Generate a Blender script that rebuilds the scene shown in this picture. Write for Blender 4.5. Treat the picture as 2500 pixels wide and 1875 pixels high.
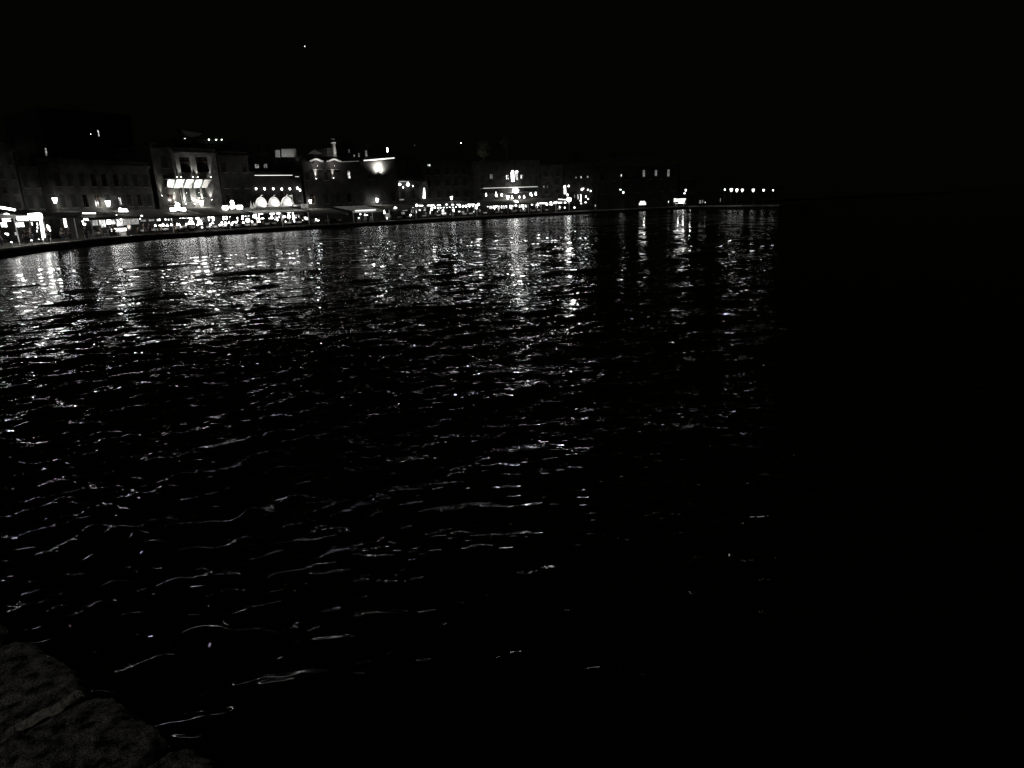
import bpy, bmesh, math, random
import numpy as np
from mathutils import Vector, Matrix

for o in list(bpy.data.objects):
    bpy.data.objects.remove(o)
random.seed(7)
SC = bpy.context.scene
COL = SC.collection
PI = math.pi

# ------------------------------------------------------------------ camera, sky, fill sun, exposure
CAMZ, FPX = 2.6, 1650.0                       # eye height above the water; focal length in photo pixels
PITCH, ROLL = math.radians(14.74), math.radians(2.5)
F_ = Vector((0, math.cos(PITCH), -math.sin(PITCH)))
R0 = Vector((1, 0, 0)); U0 = Vector((0, math.sin(PITCH), math.cos(PITCH)))
R_ = R0 * math.cos(ROLL) - U0 * math.sin(ROLL)
U_ = U0 * math.cos(ROLL) + R0 * math.sin(ROLL)
cd = bpy.data.cameras.new("camera"); cam = bpy.data.objects.new("camera", cd); COL.objects.link(cam)
cd.sensor_width = 36; cd.lens = 36 * FPX / 2500; cd.clip_start = 0.05; cd.clip_end = 20000
M = Matrix((R_, U_, -F_)).transposed().to_4x4(); M.translation = (0, 0, CAMZ)
cam.matrix_world = M
SC.camera = cam

w = bpy.data.worlds.new("World"); SC.world = w; w.use_nodes = True
bg = w.node_tree.nodes["Background"]
bg.inputs[0].default_value = (0.80, 1.0, 0.22, 1); bg.inputs[1].default_value = 0.0013
sd = bpy.data.lights.new("moon", 'SUN'); sd.energy = 0.10; sd.angle = math.radians(0.5); sd.color = (1, 0.98, 0.95)  # weak sun added to lift the dark near stones
so = bpy.data.objects.new("moon", sd); COL.objects.link(so)
so.rotation_euler = (math.radians(24), math.radians(-14), 0)     # high, from behind the left shoulder
SC.view_settings.view_transform = 'Standard'; SC.view_settings.look = 'None'
SC.view_settings.exposure = 0; SC.view_settings.gamma = 1
SC.render.engine = 'CYCLES'
SC.cycles.use_denoising = True; SC.cycles.denoiser = 'OPENIMAGEDENOISE'; SC.cycles.denoising_prefilter = 'ACCURATE'; SC.cycles.denoising_input_passes = 'RGB_ALBEDO_NORMAL'
SC.cycles.max_bounces = 5; SC.cycles.diffuse_bounces = 0; SC.cycles.glossy_bounces = 3
SC.cycles.transmission_bounces = 2; SC.cycles.caustics_reflective = False; SC.cycles.caustics_refractive = False
SC.cycles.sample_clamp_direct = 20.0; SC.cycles.sample_clamp_indirect = 0.5
SC.cycles.use_adaptive_sampling = False

# ------------------------------------------------------------------ materials
def newmat(name):
    m = bpy.data.materials.new(name); m.use_nodes = True
    nt = m.node_tree
    return m, nt, nt.nodes["Principled BSDF"]
def surf(name, c1, c2=None, scale=3.0, rough=0.85, detail=6, bump=0.0, metallic=0.0, speck=0.0):
    m, nt, p = newmat(name)
    p.inputs["Roughness"].default_value = rough; p.inputs["Metallic"].default_value = metallic
    if rough > .6: p.inputs["Specular IOR Level"].default_value = 0
    tc = nt.nodes.new("ShaderNodeNewGeometry")
    n = nt.nodes.new("ShaderNodeTexNoise"); n.inputs["Scale"].default_value = scale; n.inputs["Detail"].default_value = detail
    nt.links.new(tc.outputs["Position"], n.inputs["Vector"])
    r = nt.nodes.new("ShaderNodeValToRGB")
    r.color_ramp.elements[0].position = 0.35; r.color_ramp.elements[1].position = 0.65
    c2 = c2 or tuple(x * 0.6 for x in c1)
    r.color_ramp.elements[0].color = (*c2, 1); r.color_ramp.elements[1].color = (*c1, 1)
    nt.links.new(n.outputs["Fac"], r.inputs["Fac"]); nt.links.new(r.outputs["Color"], p.inputs["Base Color"])
    if bump:
        b = nt.nodes.new("ShaderNodeBump"); b.inputs["Strength"].default_value = 1; b.inputs["Distance"].default_value = bump
        nt.links.new(n.outputs["Fac"], b.inputs["Height"]); nt.links.new(b.outputs["Normal"], p.inputs["Normal"])
    return m
def glow(name, strength, scale=0, lo=0.15, col=(1, 0.995, 0.96), stretch=(1, 1, 1), p0=0.42, p1=0.6):
    """a thing that gives off light; with scale the lamp-lit contents behind the pane vary"""
    m, nt, p = newmat(name)
    p.inputs["Base Color"].default_value = (0.6, 0.6, 0.58, 1)
    p.inputs["Emission Color"].default_value = (*col, 1)
    p.inputs["Emission Strength"].default_value = strength
    if scale:
        tc = nt.nodes.new("ShaderNodeNewGeometry")
        mp = nt.nodes.new("ShaderNodeMapping"); mp.inputs["Scale"].default_value = stretch
        n = nt.nodes.new("ShaderNodeTexNoise"); n.inputs["Scale"].default_value = scale; n.inputs["Detail"].default_value = 3
        nt.links.new(tc.outputs["Position"], mp.inputs[0]); nt.links.new(mp.outputs[0], n.inputs["Vector"])
        r = nt.nodes.new("ShaderNodeMapRange")
        r.inputs["From Min"].default_value = p0; r.inputs["From Max"].default_value = p1
        r.inputs["To Min"].default_value = strength * lo; r.inputs["To Max"].default_value = strength
        nt.links.new(n.outputs["Fac"], r.inputs["Value"]); nt.links.new(r.outputs["Result"], p.inputs["Emission Strength"])
    m.cycles.emission_sampling = 'NONE'
    return m
MAT = dict(
    plaster=surf("plaster", (.062, .06, .055), (.03, .029, .026), 0.9),
    pale=surf("pale_plaster", (.19, .186, .176), (.09, .088, .083), 1.2),
    ochre=surf("ochre_plaster", (.055, .053, .05), (.03, .029, .027), 0.7),
    buff=surf("buff_plaster", (.12, .117, .11), (.06, .058, .055), 1.2),
    dark=surf("dark_wall", (.035, .034, .031), (.02, .019, .018), 0.8),
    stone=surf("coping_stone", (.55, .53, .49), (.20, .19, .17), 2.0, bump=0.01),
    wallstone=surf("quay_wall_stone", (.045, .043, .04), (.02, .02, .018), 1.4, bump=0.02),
    pave=surf("paving", (.16, .155, .145), (.09, .086, .08), 1.5),
    tile=surf("roof_tile", (.06, .052, .048), (.035, .031, .029), 2.5),
    shutter=surf("shutter_paint", (.030, .034, .03), (.018, .02, .018), 4),
    glass=surf("dark_glass", (.012, .013, .014), (.008, .008, .009), 1, rough=0.25),
    wood=surf("wood", (.10, .065, .04), (.05, .035, .022), 6),
    canvas=surf("dark_canvas", (.13, .125, .115), (.08, .078, .07), 1.5),
    white=surf("white_canvas", (.74, .73, .70), (.62, .61, .58), 1.5),
    metal=surf("dark_metal", (.035, .035, .035), (.02, .02, .02), 5, rough=0.5),
    steel=surf("painted_steel", (.55, .54, .52), (.42, .41, .40), 5, rough=0.5),
    cloth=surf("white_tablecloth", (.75, .74, .71), (.6, .6, .57), 3),
    skin=surf("skin", (.36, .27, .22), (.30, .22, .18), 6),
    hair=surf("hair", (.03, .022, .016), (.015, .012, .01), 20),
    shirt=surf("dark_clothing", (.05, .05, .058), (.02, .02, .025), 5),
    shirtw=surf("white_clothing", (.78, .77, .74), (.66, .65, .62), 5),
    trousers=surf("trousers", (.035, .035, .045), (.02, .02, .026), 5),
    bark=surf("bark", (.09, .07, .05), (.05, .04, .03), 6),
    leaf=surf("leaves", (.075, .085, .055), (.04, .048, .03), 1.2),
    hillm=surf("hillside", (.04, .045, .025), (.02, .025, .015), 0.05),
    bill=surf("billboard_face", (.60, .60, .58), (.50, .50, .49), 0.8),
    rope=surf("rope", (.2, .18, .14), (.12, .1, .08), 10),
    lamp=glow("lamp_glass", 55), bulb=glow("bulb_glass", 11), soft=glow("lamp_shade", 9), faint=glow("faint_sign_face", 1.7),  # faint: emission put into kiosk and stall surfaces that are no lamps
    tube=glow("light_tube", 10), win=glow("lit_window", 1.9, 4.0, 0.01, stretch=(1, 1, .7), p0=.45, p1=.60),
    hot=glow("bright_window", 8, 3.2, 0.06, p0=.40, p1=.52), dimw=glow("dim_window", .35, 3.0, 0.05, p0=.38, p1=.66),
    corn=glow("lit_cornice_strip", 1.1), soft_counter=glow("backlit_counter", 2.2), tubed=glow("tube_dim", 1.6),  # corn: glow for floodlit edges; soft_counter: emission on counter and kiosk glazing
    shell=surf("frosted_shell", (.66, .66, .65), (.46, .47, .48), 1.6),
    signm=glow("sign_face", 9), signd=glow("dim_sign_face", 0.28, 2.0, 0.4), star=glow("star", 6), far=glow("distant_lamp", 5),
)

# ------------------------------------------------------------------ picture point -> place on the quay
def ray(px, py):
    return (F_ * FPX + R_ * (px - 1250) + U_ * (937.5 - py)).normalized()
def on_z(px, py, z):
    d = ray(px, py); t = (z - CAMZ) / d.z
    return Vector((0, 0, CAMZ)) + d * t
QZ = 0.76                                       # top of the far quay above the water
EDGE = [on_z(x, y, QZ).xy for x, y in [(-170, 630), (-20, 611.5), (101, 597), (300, 577), (500, 564.8), (700, 553.2), (1102, 531), (1460, 513.2), (1680, 503.0)]]
EDGE = [Vector((-20, 14)), Vector((-30, 23)), Vector((-36.5, 34))] + EDGE      # the quay curves on round the basin, out of the picture
def offset(poly, d):
    out = []
    for i, p in enumerate(poly):
        a = poly[max(i - 1, 0)]; b = poly[min(i + 1, len(poly) - 1)]
        t = (b - a).normalized(); n = Vector((-t.y, t.x)); out.append(p + n * d)
    return out
_oc = {}
def hit(px, py, sb):
    """where the ray through a photo point meets the upright surface sb metres inland of the quay edge"""
    key = round(sb, 3)
    if key not in _oc: _oc[key] = offset(EDGE, sb)
    poly = _oc[key]; d = ray(px, py); best = None
    for i in range(len(poly) - 1):
        a, b = poly[i], poly[i + 1]; e = b - a
        if i == len(poly) - 2: e = e * 3
        den = d.x * e.y - d.y * e.x
        if abs(den) < 1e-9: continue
        t = (a.x * e.y - a.y * e.x) / den
        s = (a.x * d.y - a.y * d.x) / den
        if t > 0 and -1e-6 <= s <= 1 + 1e-6 and (best is None or t < best[0]):
            best = (t, math.atan2(e.y, e.x))
    if best is None: raise ValueError((px, py, sb))
    t, ang = best
    return Vector((d.x * t, d.y * t, CAMZ + d.z * t)), ang, t
class Frame:
    """a straight frontage: x along it to the right, y inland, z up; origin at its left foot"""
    def __init__(s, px0, py0, px1, py1, sb, sb2=None):
        a = hit(px0, py0, sb)[0]; b = hit(px1, py1, sb if sb2 is None else sb2)[0]
        s.o = Vector((a.x, a.y, QZ)); e = Vector((b.x - a.x, b.y - a.y)); s.w = e.length
        s.ang = math.atan2(e.y, e.x); s.t = e.normalized(); s.n = Vector((-s.t.y, s.t.x))
    def loc(s, px, py, dy=0.0):
        d = ray(px, py); o = Vector((s.o.x, s.o.y)) + s.n * dy
        t = o.dot(s.n) / (d.x * s.n.x + d.y * s.n.y)
        p = Vector((d.x * t, d.y * t)) - o
        return p.dot(s.t), CAMZ + d.z * t - QZ
    def world(s, x, y, z):
        return Vector((s.o.x + s.t.x * x + s.n.x * y, s.o.y + s.t.y * x + s.n.y * y, s.o.z + z))
    def rect(s, px, py, w, h, dy=0.0):
        """a photo rectangle (centre, size) as x0, x1, z0, z1 on the frontage"""
        x0, z = s.loc(px - w / 2, py, dy); x1, _ = s.loc(px + w / 2, py, dy)
        _, za = s.loc(px, py + h / 2, dy); _, zb = s.loc(px, py - h / 2, dy)
        return x0, x1, za, zb

# ------------------------------------------------------------------ mesh builder
class MB:
    def __init__(s): s.v = []; s.f = []
    def add(s, vs, fs):
        k = len(s.v); s.v += [tuple(v) for v in vs]; s.f += [tuple(i + k for i in f) for f in fs]; return s
    def box(s, x0, x1, y0, y1, z0, z1):
        v = [(x, y, z) for z in (z0, z1) for y in (y0, y1) for x in (x0, x1)]
        return s.add(v, [(0, 2, 3, 1), (4, 5, 7, 6), (0, 1, 5, 4), (2, 6, 7, 3), (0, 4, 6, 2), (1, 3, 7, 5)])
    def quad(s, a, b, c, d): return s.add([a, b, c, d], [(0, 1, 2, 3)])
    def rod(s, a, b, r0, r1=None, n=8):
        r1 = r0 if r1 is None else r1
        a, b = Vector(a), Vector(b); d = (b - a).normalized()
        u = d.orthogonal().normalized(); v = d.cross(u); vs = []
        for p, r in ((a, r0), (b, r1)):
            for i in range(n):
                t = 2 * PI * i / n; vs.append(p + u * (math.cos(t) * r) + v * (math.sin(t) * r))
        return s.add(vs, [(i, (i + 1) % n, n + (i + 1) % n, n + i) for i in range(n)] + [tuple(range(n))[::-1], tuple(range(n, 2 * n))])
    def tube(s, pts, r, n=6):
        for a, b in zip(pts[:-1], pts[1:]): s.rod(a, b, r, r, n)
        return s
    def lathe(s, prof, n=12, c=(0, 0, 0), sx=1.0, sy=1.0):
        vs = []; m = len(prof)
        for r, z in prof:
            for i in range(n):
                t = 2 * PI * i / n; vs.append((c[0] + math.cos(t) * r * sx, c[1] + math.sin(t) * r * sy, c[2] + z))
        fs = [(j * n + i, j * n + (i + 1) % n, (j + 1) * n + (i + 1) % n, (j + 1) * n + i) for j in range(m - 1) for i in range(n)]
        fs += [tuple(range(n))[::-1], tuple(range((m - 1) * n, m * n))]
        return s.add(vs, fs)
    def ball(s, c, r, n=10, sz=1.0):
        return s.lathe([(r * math.sin(PI * k / 8) + 1e-4, -r * sz * math.cos(PI * k / 8)) for k in range(9)], n, c)
    def build(s, name, mat, parent=None, smooth=False):
        me = bpy.data.meshes.new(name); me.from_pydata(s.v, [], s.f); me.update()
        if smooth: me.shade_smooth()
        me.materials.append(MAT[mat] if isinstance(mat, str) else mat)
        o = bpy.data.objects.new(name, me); COL.objects.link(o)
        if parent: o.parent = parent
        return o
def tag(o, label=None, cat=None, group=None, kind=None):
    if label: o['label'] = label
    if cat: o['category'] = cat
    if group: o['group'] = group
    if kind: o['kind'] = kind
    return o
def thing(name, label, cat, loc=(0, 0, 0), rz=0.0, group=None):
    o = bpy.data.objects.new(name, None); COL.objects.link(o); o.empty_display_size = .2
    o.location = loc; o.rotation_euler = (0, 0, rz)
    return tag(o, label, cat, group)
def copy_thing(root, loc, rz, label=None, group=None, scale=None):
    r = root.copy(); COL.objects.link(r); r.location = loc; r.rotation_euler = (0, 0, rz)
    if scale: r.scale = scale
    for k, v in (('label', label), ('group', group)):
        if v: r[k] = v
    def sub(a, b):
        for ch in list(a.children):
            c = ch.copy(); COL.objects.link(c); c.parent = b; sub(ch, c)
    sub(root, r); return r
def struct(mb, name, mat): return tag(mb.build(name, mat), kind='structure')

# ------------------------------------------------------------------ water
def water():
    rng = np.random.default_rng(11)
    rs = [1.2]
    while rs[-1] < 265:
        r = rs[-1]; rs.append(r + min(max(0.022, 0.55 * r * r / (CAMZ * 676)), 1.6))
    rs += [280, 310, 360, 450, 700, 1500, 4000, 9000]
    rs = np.array(rs); dr = np.gradient(rs)
    th = np.linspace(math.radians(-52), math.radians(52), 1050)
    R, T = np.meshgrid(rs, th, indexing='ij'); DR = np.repeat(dr[:, None], len(th), 1)
    X = R * np.sin(T); Y = R * np.cos(T); Z = np.zeros_like(X)
    N = 280
    lam = np.exp(rng.uniform(math.log(0.14), math.log(5), N)); k = 2 * PI / lam
    u = rng.random(N)
    ang = np.where(u < .34, math.radians(100) + rng.normal(0, .34, N), np.where(u < .60, math.radians(140) + rng.normal(0, .30, N), math.radians(85) + rng.normal(0, 1.0, N)))   # travel direction: long crests over a confused chop
    ph = rng.uniform(0, 2 * PI, N)
    slope = 0.125 * math.sqrt(2.0 / N) * np.where(lam > 1.4, .36, 1.0)
    gust = 0.92 + 0.20 * np.sin(X * .11 + 1.1 * np.sin(Y * .07)) * np.sin(Y * .16 + .05 * X + 1.0) + 0.2 * np.sin(Y * .9 + .31 * X + 2 * np.sin(X * .3))
    # short chop bounces back off the quay the photographer stands on, most of all to the left
    near = 1 + 2.4 * np.clip((-X - .3) / 2.4, 0, 1) * np.clip((26 - R) / 14, 0, 1) + .25 * np.clip((15 - R) / 9, 0, 1)
    for i in range(N):
        cx, cy = math.cos(ang[i]), math.sin(ang[i])
        amp = slope[i] / k[i]
        fade = np.clip((lam[i] / np.maximum(DR, R * .0017) - 2.5) / 3.0, 0, 1)
        if lam[i] > 1.6: fade = fade * (1 + 1.7 * np.clip((R - 22) / 45, 0, 1))      # longer waves out in the open basin
        if lam[i] < 1.0: fade = fade * (1 + (near - 1) * (1.35 if lam[i] < .45 else .55))
        Z += amp * fade * np.sin(k[i] * (X * cx + Y * cy) + ph[i])
    Z *= gust * (1 - .48 * np.clip((X + 1.8) / 2, 0, 1) * np.clip((15 - R) / 8, 0, 1))      # calmer in the open water ahead
    Z *= 1 - .22 * np.clip((X - 0) / 10, 0, 1) * np.clip((60 - R) / 25, 0, 1)
    Z[R > 270] = 0
    me = bpy.data.meshes.new("water")
    nr, nt = X.shape
    co = np.stack([X, Y, Z], -1).reshape(-1, 3).astype(np.float32)
    idx = np.arange(nr * nt).reshape(nr, nt)
    q = np.stack([idx[:-1, :-1], idx[:-1, 1:], idx[1:, 1:], idx[1:, :-1]], -1).reshape(-1, 4)[:, ::-1]
    me.vertices.add(len(co)); me.vertices.foreach_set("co", co.ravel())
    me.loops.add(q.size); me.loops.foreach_set("vertex_index", q.ravel().astype(np.int32))
    me.polygons.add(len(q)); me.polygons.foreach_set("loop_start", np.arange(0, q.size, 4, dtype=np.int32))
    me.update(calc_edges=True); me.shade_smooth()
    m, nt_, p = newmat("harbour_water")
    p.inputs["Base Color"].default_value = (.0022, .003, .0012, 1)
    p.inputs["Roughness"].default_value = 0.015; p.inputs["IOR"].default_value = 1.34
    g = nt_.nodes.new("ShaderNodeNewGeometry")
    def noise(scale, detail, rough, rot):
        mp = nt_.nodes.new("ShaderNodeMapping"); mp.inputs["Rotation"].default_value = (0, 0, rot); mp.inputs["Scale"].default_value = (.55, 1.6, 0.0)
        n = nt_.nodes.new("ShaderNodeTexNoise"); n.inputs["Scale"].default_value = scale
        n.inputs["Detail"].default_value = detail; n.inputs["Roughness"].default_value = rough
        nt_.links.new(g.outputs["Position"], mp.inputs[0]); nt_.links.new(mp.outputs[0], n.inputs["Vector"]); return n
    b1 = nt_.nodes.new("ShaderNodeBump"); b1.inputs["Strength"].default_value = 1; b1.inputs["Distance"].default_value = 0.047
    b2 = nt_.nodes.new("ShaderNodeBump"); b2.inputs["Strength"].default_value = 1; b2.inputs["Distance"].default_value = 0.013
    n1 = noise(2.6, 1.0, .4, .16); n2 = noise(11.0, 0.0, .45, -.2)
    nt_.links.new(n1.outputs["Fac"], b1.inputs["Height"]); nt_.links.new(n2.outputs["Fac"], b2.inputs["Height"])
    nt_.links.new(b1.outputs["Normal"], b2.inputs["Normal"]); nt_.links.new(b2.outputs["Normal"], p.inputs["Normal"])
    me.materials.append(m)
    o = bpy.data.objects.new("water", me); COL.objects.link(o); tag(o, kind='structure')
water()
struct(MB().quad((-9000, -9000, -3), (9000, -9000, -3), (9000, 9000, -3), (-9000, 9000, -3)), "sea_bed", "hillm")

# ------------------------------------------------------------------ far quay
def quay():
    e = EDGE; inner = offset(e, .55); n = len(e)
    wall = MB(); cop = MB(); pav = MB()
    for i in range(n - 1):
        a, b, c, d = e[i], e[i + 1], inner[i + 1], inner[i]
        wall.quad((a.x, a.y, -3), (b.x, b.y, -3), (b.x, b.y, QZ - .18), (a.x, a.y, QZ - .18))
        t = (b - a).normalized(); nn = Vector((t.y, -t.x)) * .06
        a2, b2 = a + nn, b + nn
        cop.quad((a2.x, a2.y, QZ - .18), (b2.x, b2.y, QZ - .18), (b2.x, b2.y, QZ + .03), (a2.x, a2.y, QZ + .03))
        cop.quad((a2.x, a2.y, QZ + .03), (b2.x, b2.y, QZ + .03), (c.x, c.y, QZ + .03), (d.x, d.y, QZ + .03))
        cop.quad((d.x, d.y, QZ + .03), (c.x, c.y, QZ + .03), (c.x, c.y, QZ), (d.x, d.y, QZ))
        cop.quad((a2.x, a2.y, QZ - .18), (a.x, a.y, QZ - .18), (b.x, b.y, QZ - .18), (b2.x, b2.y, QZ - .18))
    far = [Vector((p.x * 1.0 - 20, p.y + 260)) for p in e]; far[0] = Vector((-60, -40)); far[1] = Vector((-400, -40)); far[2] = Vector((-400, 20)); far[3] = Vector((-400, 120)); far[4] = Vector((-400, 200))
    vs = [(p.x, p.y, QZ) for p in inner] + [(p.x, p.y, QZ) for p in far]
    pav.add(vs, [(i, i + 1, n + i + 1, n + i) for i in range(n - 1)])
    # side of the last corner, and the mole running out to the right
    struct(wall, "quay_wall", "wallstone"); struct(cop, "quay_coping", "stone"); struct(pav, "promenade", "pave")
quay()
MOLE0 = EDGE[-1]; MOLE1 = on_z(1902, 500.6, QZ).xy
def mole():
    t = (MOLE1 - MOLE0).normalized(); n = Vector((-t.y, t.x)); 
    m = MB(); c = MB(); P = [MOLE0, MOLE1, MOLE1 + n * 7, MOLE0 + n * 7]
    for a, b in zip(P, P[1:] + P[:1]):
        m.quad((a.x, a.y, -3), (b.x, b.y, -3), (b.x, b.y, QZ), (a.x, a.y, QZ))
    m.quad(*[(p.x, p.y, QZ) for p in P])
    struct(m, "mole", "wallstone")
    a, b = MOLE0 - n * .05, MOLE1 - n * .05
    a2, b2 = MOLE0 + n * .6, MOLE1 + n * .6
    c.quad((a.x, a.y, QZ - .2), (b.x, b.y, QZ - .2), (b.x, b.y, QZ + .04), (a.x, a.y, QZ + .04))
    c.quad((a.x, a.y, QZ + .04), (b.x, b.y, QZ + .04), (b2.x, b2.y, QZ + .04), (a2.x, a2.y, QZ + .04))
    struct(c, "mole_coping", "stone")
mole()
def hill():
    m = MB(); nx, ny = 46, 10; vs = []
    for j in range(ny):
        for i in range(nx):
            x = -330 + i * 13; y = 235 + j * 28 + .45 * max(0, x)
            h = QZ + (j / (ny - 1)) ** .8 * (34 + 8 * math.sin(i * .4) + 4 * math.sin(i * 1.3 + j)) * max(0, min(1, (230 - x) / 200))
            vs.append((x, y, h - .3))
    m.add(vs, [(j * nx + i, j * nx + i + 1, (j + 1) * nx + i + 1, (j + 1) * nx + i) for j in range(ny - 1) for i in range(nx - 1)])
    struct(m, "hill", "hillm")
hill()

# ------------------------------------------------------------------ near quay stones at the photographer's feet
NZ = CAMZ - 1.65
def near():
    pts = [on_z(x, y, NZ).xy for x, y in [(-330, 1345), (0, 1556), (187, 1697), (383, 1836), (505, 1905), (760, 2080)]]
    back = MB()
    a, b = pts[0], pts[-1]; t = (b - a).normalized(); n = Vector((t.y, -t.x))    # n points away from the water
    if n.dot(Vector((0, 0)) - a) < 0: n = -n
    inl = [a + n * .62 - t * 4, b + n * .62 + t * 4]; outl = [a - t * 4 + n * .12, b + t * 4 + n * .12]
    f = [inl[0] + n * 8, inl[1] + n * 8]
    back.add([(inl[0].x, inl[0].y, NZ - .04), (inl[1].x, inl[1].y, NZ - .04), (f[1].x, f[1].y, NZ - .04), (f[0].x, f[0].y, NZ - .04)], [(0, 1, 2, 3)])
    struct(back, "near_quay", "pave")
    wl = MB(); wl.quad((outl[0].x, outl[0].y, -3), (outl[1].x, outl[1].y, -3), (outl[1].x, outl[1].y, NZ - .12), (outl[0].x, outl[0].y, NZ - .12))
    wl.quad((outl[0].x, outl[0].y, NZ - .12), (outl[1].x, outl[1].y, NZ - .12), (inl[1].x, inl[1].y, NZ - .12), (inl[0].x, inl[0].y, NZ - .12))
    struct(wl, "near_quay_wall", "stone")
    # stone material: pitted limestone
    m, nt, p = newmat("pitted_limestone"); p.inputs["Roughness"].default_value = .95; p.inputs["Specular IOR Level"].default_value = 0
    g = nt.nodes.new("ShaderNodeNewGeometry")
    n1 = nt.nodes.new("ShaderNodeTexNoise"); n1.inputs["Scale"].default_value = 16; n1.inputs["Detail"].default_value = 7; n1.inputs["Roughness"].default_value = .62
    n2 = nt.nodes.new("ShaderNodeTexNoise"); n2.inputs["Scale"].default_value = 260; n2.inputs["Detail"].default_value = 3
    for q in (n1, n2): nt.links.new(g.outputs["Position"], q.inputs["Vector"])
    r = nt.nodes.new("ShaderNodeValToRGB"); r.color_ramp.elements[0].position = .40; r.color_ramp.elements[1].position = .64
    r.color_ramp.elements[0].color = (.022, .021, .02, 1); r.color_ramp.elements[1].color = (.33, .32, .30, 1)
    r2 = nt.nodes.new("ShaderNodeMapRange"); r2.inputs["From Min"].default_value = .38; r2.inputs["From Max"].default_value = .62; r2.inputs["To Min"].default_value = .0; r2.inputs["To Max"].default_value = 2.0
    mx = nt.nodes.new("ShaderNodeMix"); mx.data_type = 'RGBA'; mx.blend_type = 'MULTIPLY'; mx.inputs["Factor"].default_value = 1
    nt.links.new(n1.outputs["Fac"], r.inputs["Fac"]); nt.links.new(n2.outputs["Fac"], r2.inputs["Value"])
    nt.links.new(r.outputs["Color"], mx.inputs["A"]); nt.links.new(r2.outputs["Result"], mx.inputs["B"]); nt.links.new(mx.outputs["Result"], p.inputs["Base Color"])
    bp = nt.nodes.new("ShaderNodeBump"); bp.inputs["Strength"].default_value = 1; bp.inputs["Distance"].default_value = .018
    nt.links.new(n1.outputs["Fac"], bp.inputs["Height"]); nt.links.new(bp.outputs["Normal"], p.inputs["Normal"])
    labels = ["dark pitted kerb stone cut by the left edge of the photo", "rounded pitted kerb stone just above the pale mortar joint, bottom left corner",
              "largest pitted kerb stone with a dark hollow, below the pale mortar joint", "rounded kerb stone at the bottom edge, rightmost of the near stones", "kerb stone at the very bottom edge beyond the rounded one"]
    rng = random.Random(3)
    from mathutils import noise as mn
    for i in range(len(pts) - 1):
        p0, p1 = pts[i], pts[i + 1]; L = (p1 - p0).length; tt = (p1 - p0).normalized(); nn = Vector((tt.y, -tt.x)); 
        if nn.dot(Vector((0, 0)) - p0) < 0: nn = -nn
        NX, NY, NZs = 44, 44, 14; Wd = 1.25; H = .34; gap = .012
        vs = []; fs = []; ids = {}
        def vid(a, b, c):
            k = (a, b, c)
            if k not in ids:
                u, v, ww = a / NX * 2 - 1, b / NY * 2 - 1, c / NZs * 2 - 1
                rr = 10; s = (abs(u) ** rr + abs(v) ** rr + abs(ww) ** 4) ** (1 / rr) if False else 1
                # superellipse rounding of the block's edges
                def rnd(u, v, ww, e=9):
                    m_ = max(abs(u), abs(v), abs(ww)); l_ = (abs(u) ** e + abs(v) ** e + abs(ww) ** e) ** (1 / e); return m_ / l_
                s = rnd(u, v, ww)
                x = L / 2 + u * s * (L / 2 - gap); y = Wd / 2 + v * s * Wd / 2 ; z = NZ - H / 2 + ww * s * H / 2
                q = p0 + tt * x + nn * (y - .085)
                P = Vector((q.x, q.y, z)); d = mn.fractal(P * 6.5, 1, 2, 5) * .010 + mn.fractal(P * 28, .8, 2, 5) * .010
                N_ = Vector((u ** 5 * tt.x + v ** 5 * nn.x, u ** 5 * tt.y + v ** 5 * nn.y, ww ** 5)).normalized()
                hol = 0
                if i == 2 : hol = -.035 * math.exp(-((x - .62 * L) ** 2 / .004 + (y - .24) ** 2 / .0022))
                P = P + N_ * d + Vector((0, 0, hol if ww > .9 else 0))
                ids[k] = len(vs); vs.append(tuple(P))
            return ids[k]
        for a in range(NX):
            for b in range(NY):
                fs.append((vid(a, b, NZs), vid(a + 1, b, NZs), vid(a + 1, b + 1, NZs), vid(a, b + 1, NZs)))
        for c in range(NZs):
            for a in range(NX):
                for b in (0, NY): fs.append((vid(a, b, c), vid(a + 1, b, c), vid(a + 1, b, c + 1), vid(a, b, c + 1)))
            for b in range(NY):
                for a in (0, NX): fs.append((vid(a, b, c), vid(a, b + 1, c), vid(a, b + 1, c + 1), vid(a, b, c + 1)))
        mb = MB(); mb.v = vs; mb.f = fs
        o = mb.build("kerb_stone", m, None, True); tag(o, labels[i], "kerb stone", "pitted kerb stones of the near quay")
    # pale mortar in the wide joint
    j = pts[2]; tt = (pts[3] - pts[1]).normalized(); nn = Vector((tt.y, -tt.x)); nn = nn if nn.dot(-j) > 0 else -nn
    mo = MB(); vs = []; K = 90
    for k in range(K + 1):
        y = -.02 + k / K * 1.2; wd = .009 + .009 * mn.noise(Vector((k * .35, 1, 2))) + .022 * math.exp(-((y - .10) / .09) ** 2)
        cx = .016 * mn.noise(Vector((k * .22, 5, 1)))
        for sgn in (-1, 0, 1):
            q = j + tt * (cx + sgn * (wd + .006 * mn.noise(Vector((k * .9, sgn * 7, 1))))) + nn * y
            vs.append((q.x, q.y, NZ + (.016 if sgn == 0 else -.004) - .012 * (1 if k == 0 else 0)))
    mo.add(vs, [(3 * k + s, 3 * k + s + 1, 3 * k + s + 4, 3 * k + s + 3) for k in range(K) for s in (0, 1)])
    MAT['mortar'] = surf("mortar", (.80, .76, .66), (.34, .32, .28), 70, bump=.01, detail=8)
    o = mo.build("mortar_joint", "mortar"); tag(o, "pale crumbling mortar between two pitted kerb stones", "mortar joint")
near()

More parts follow.
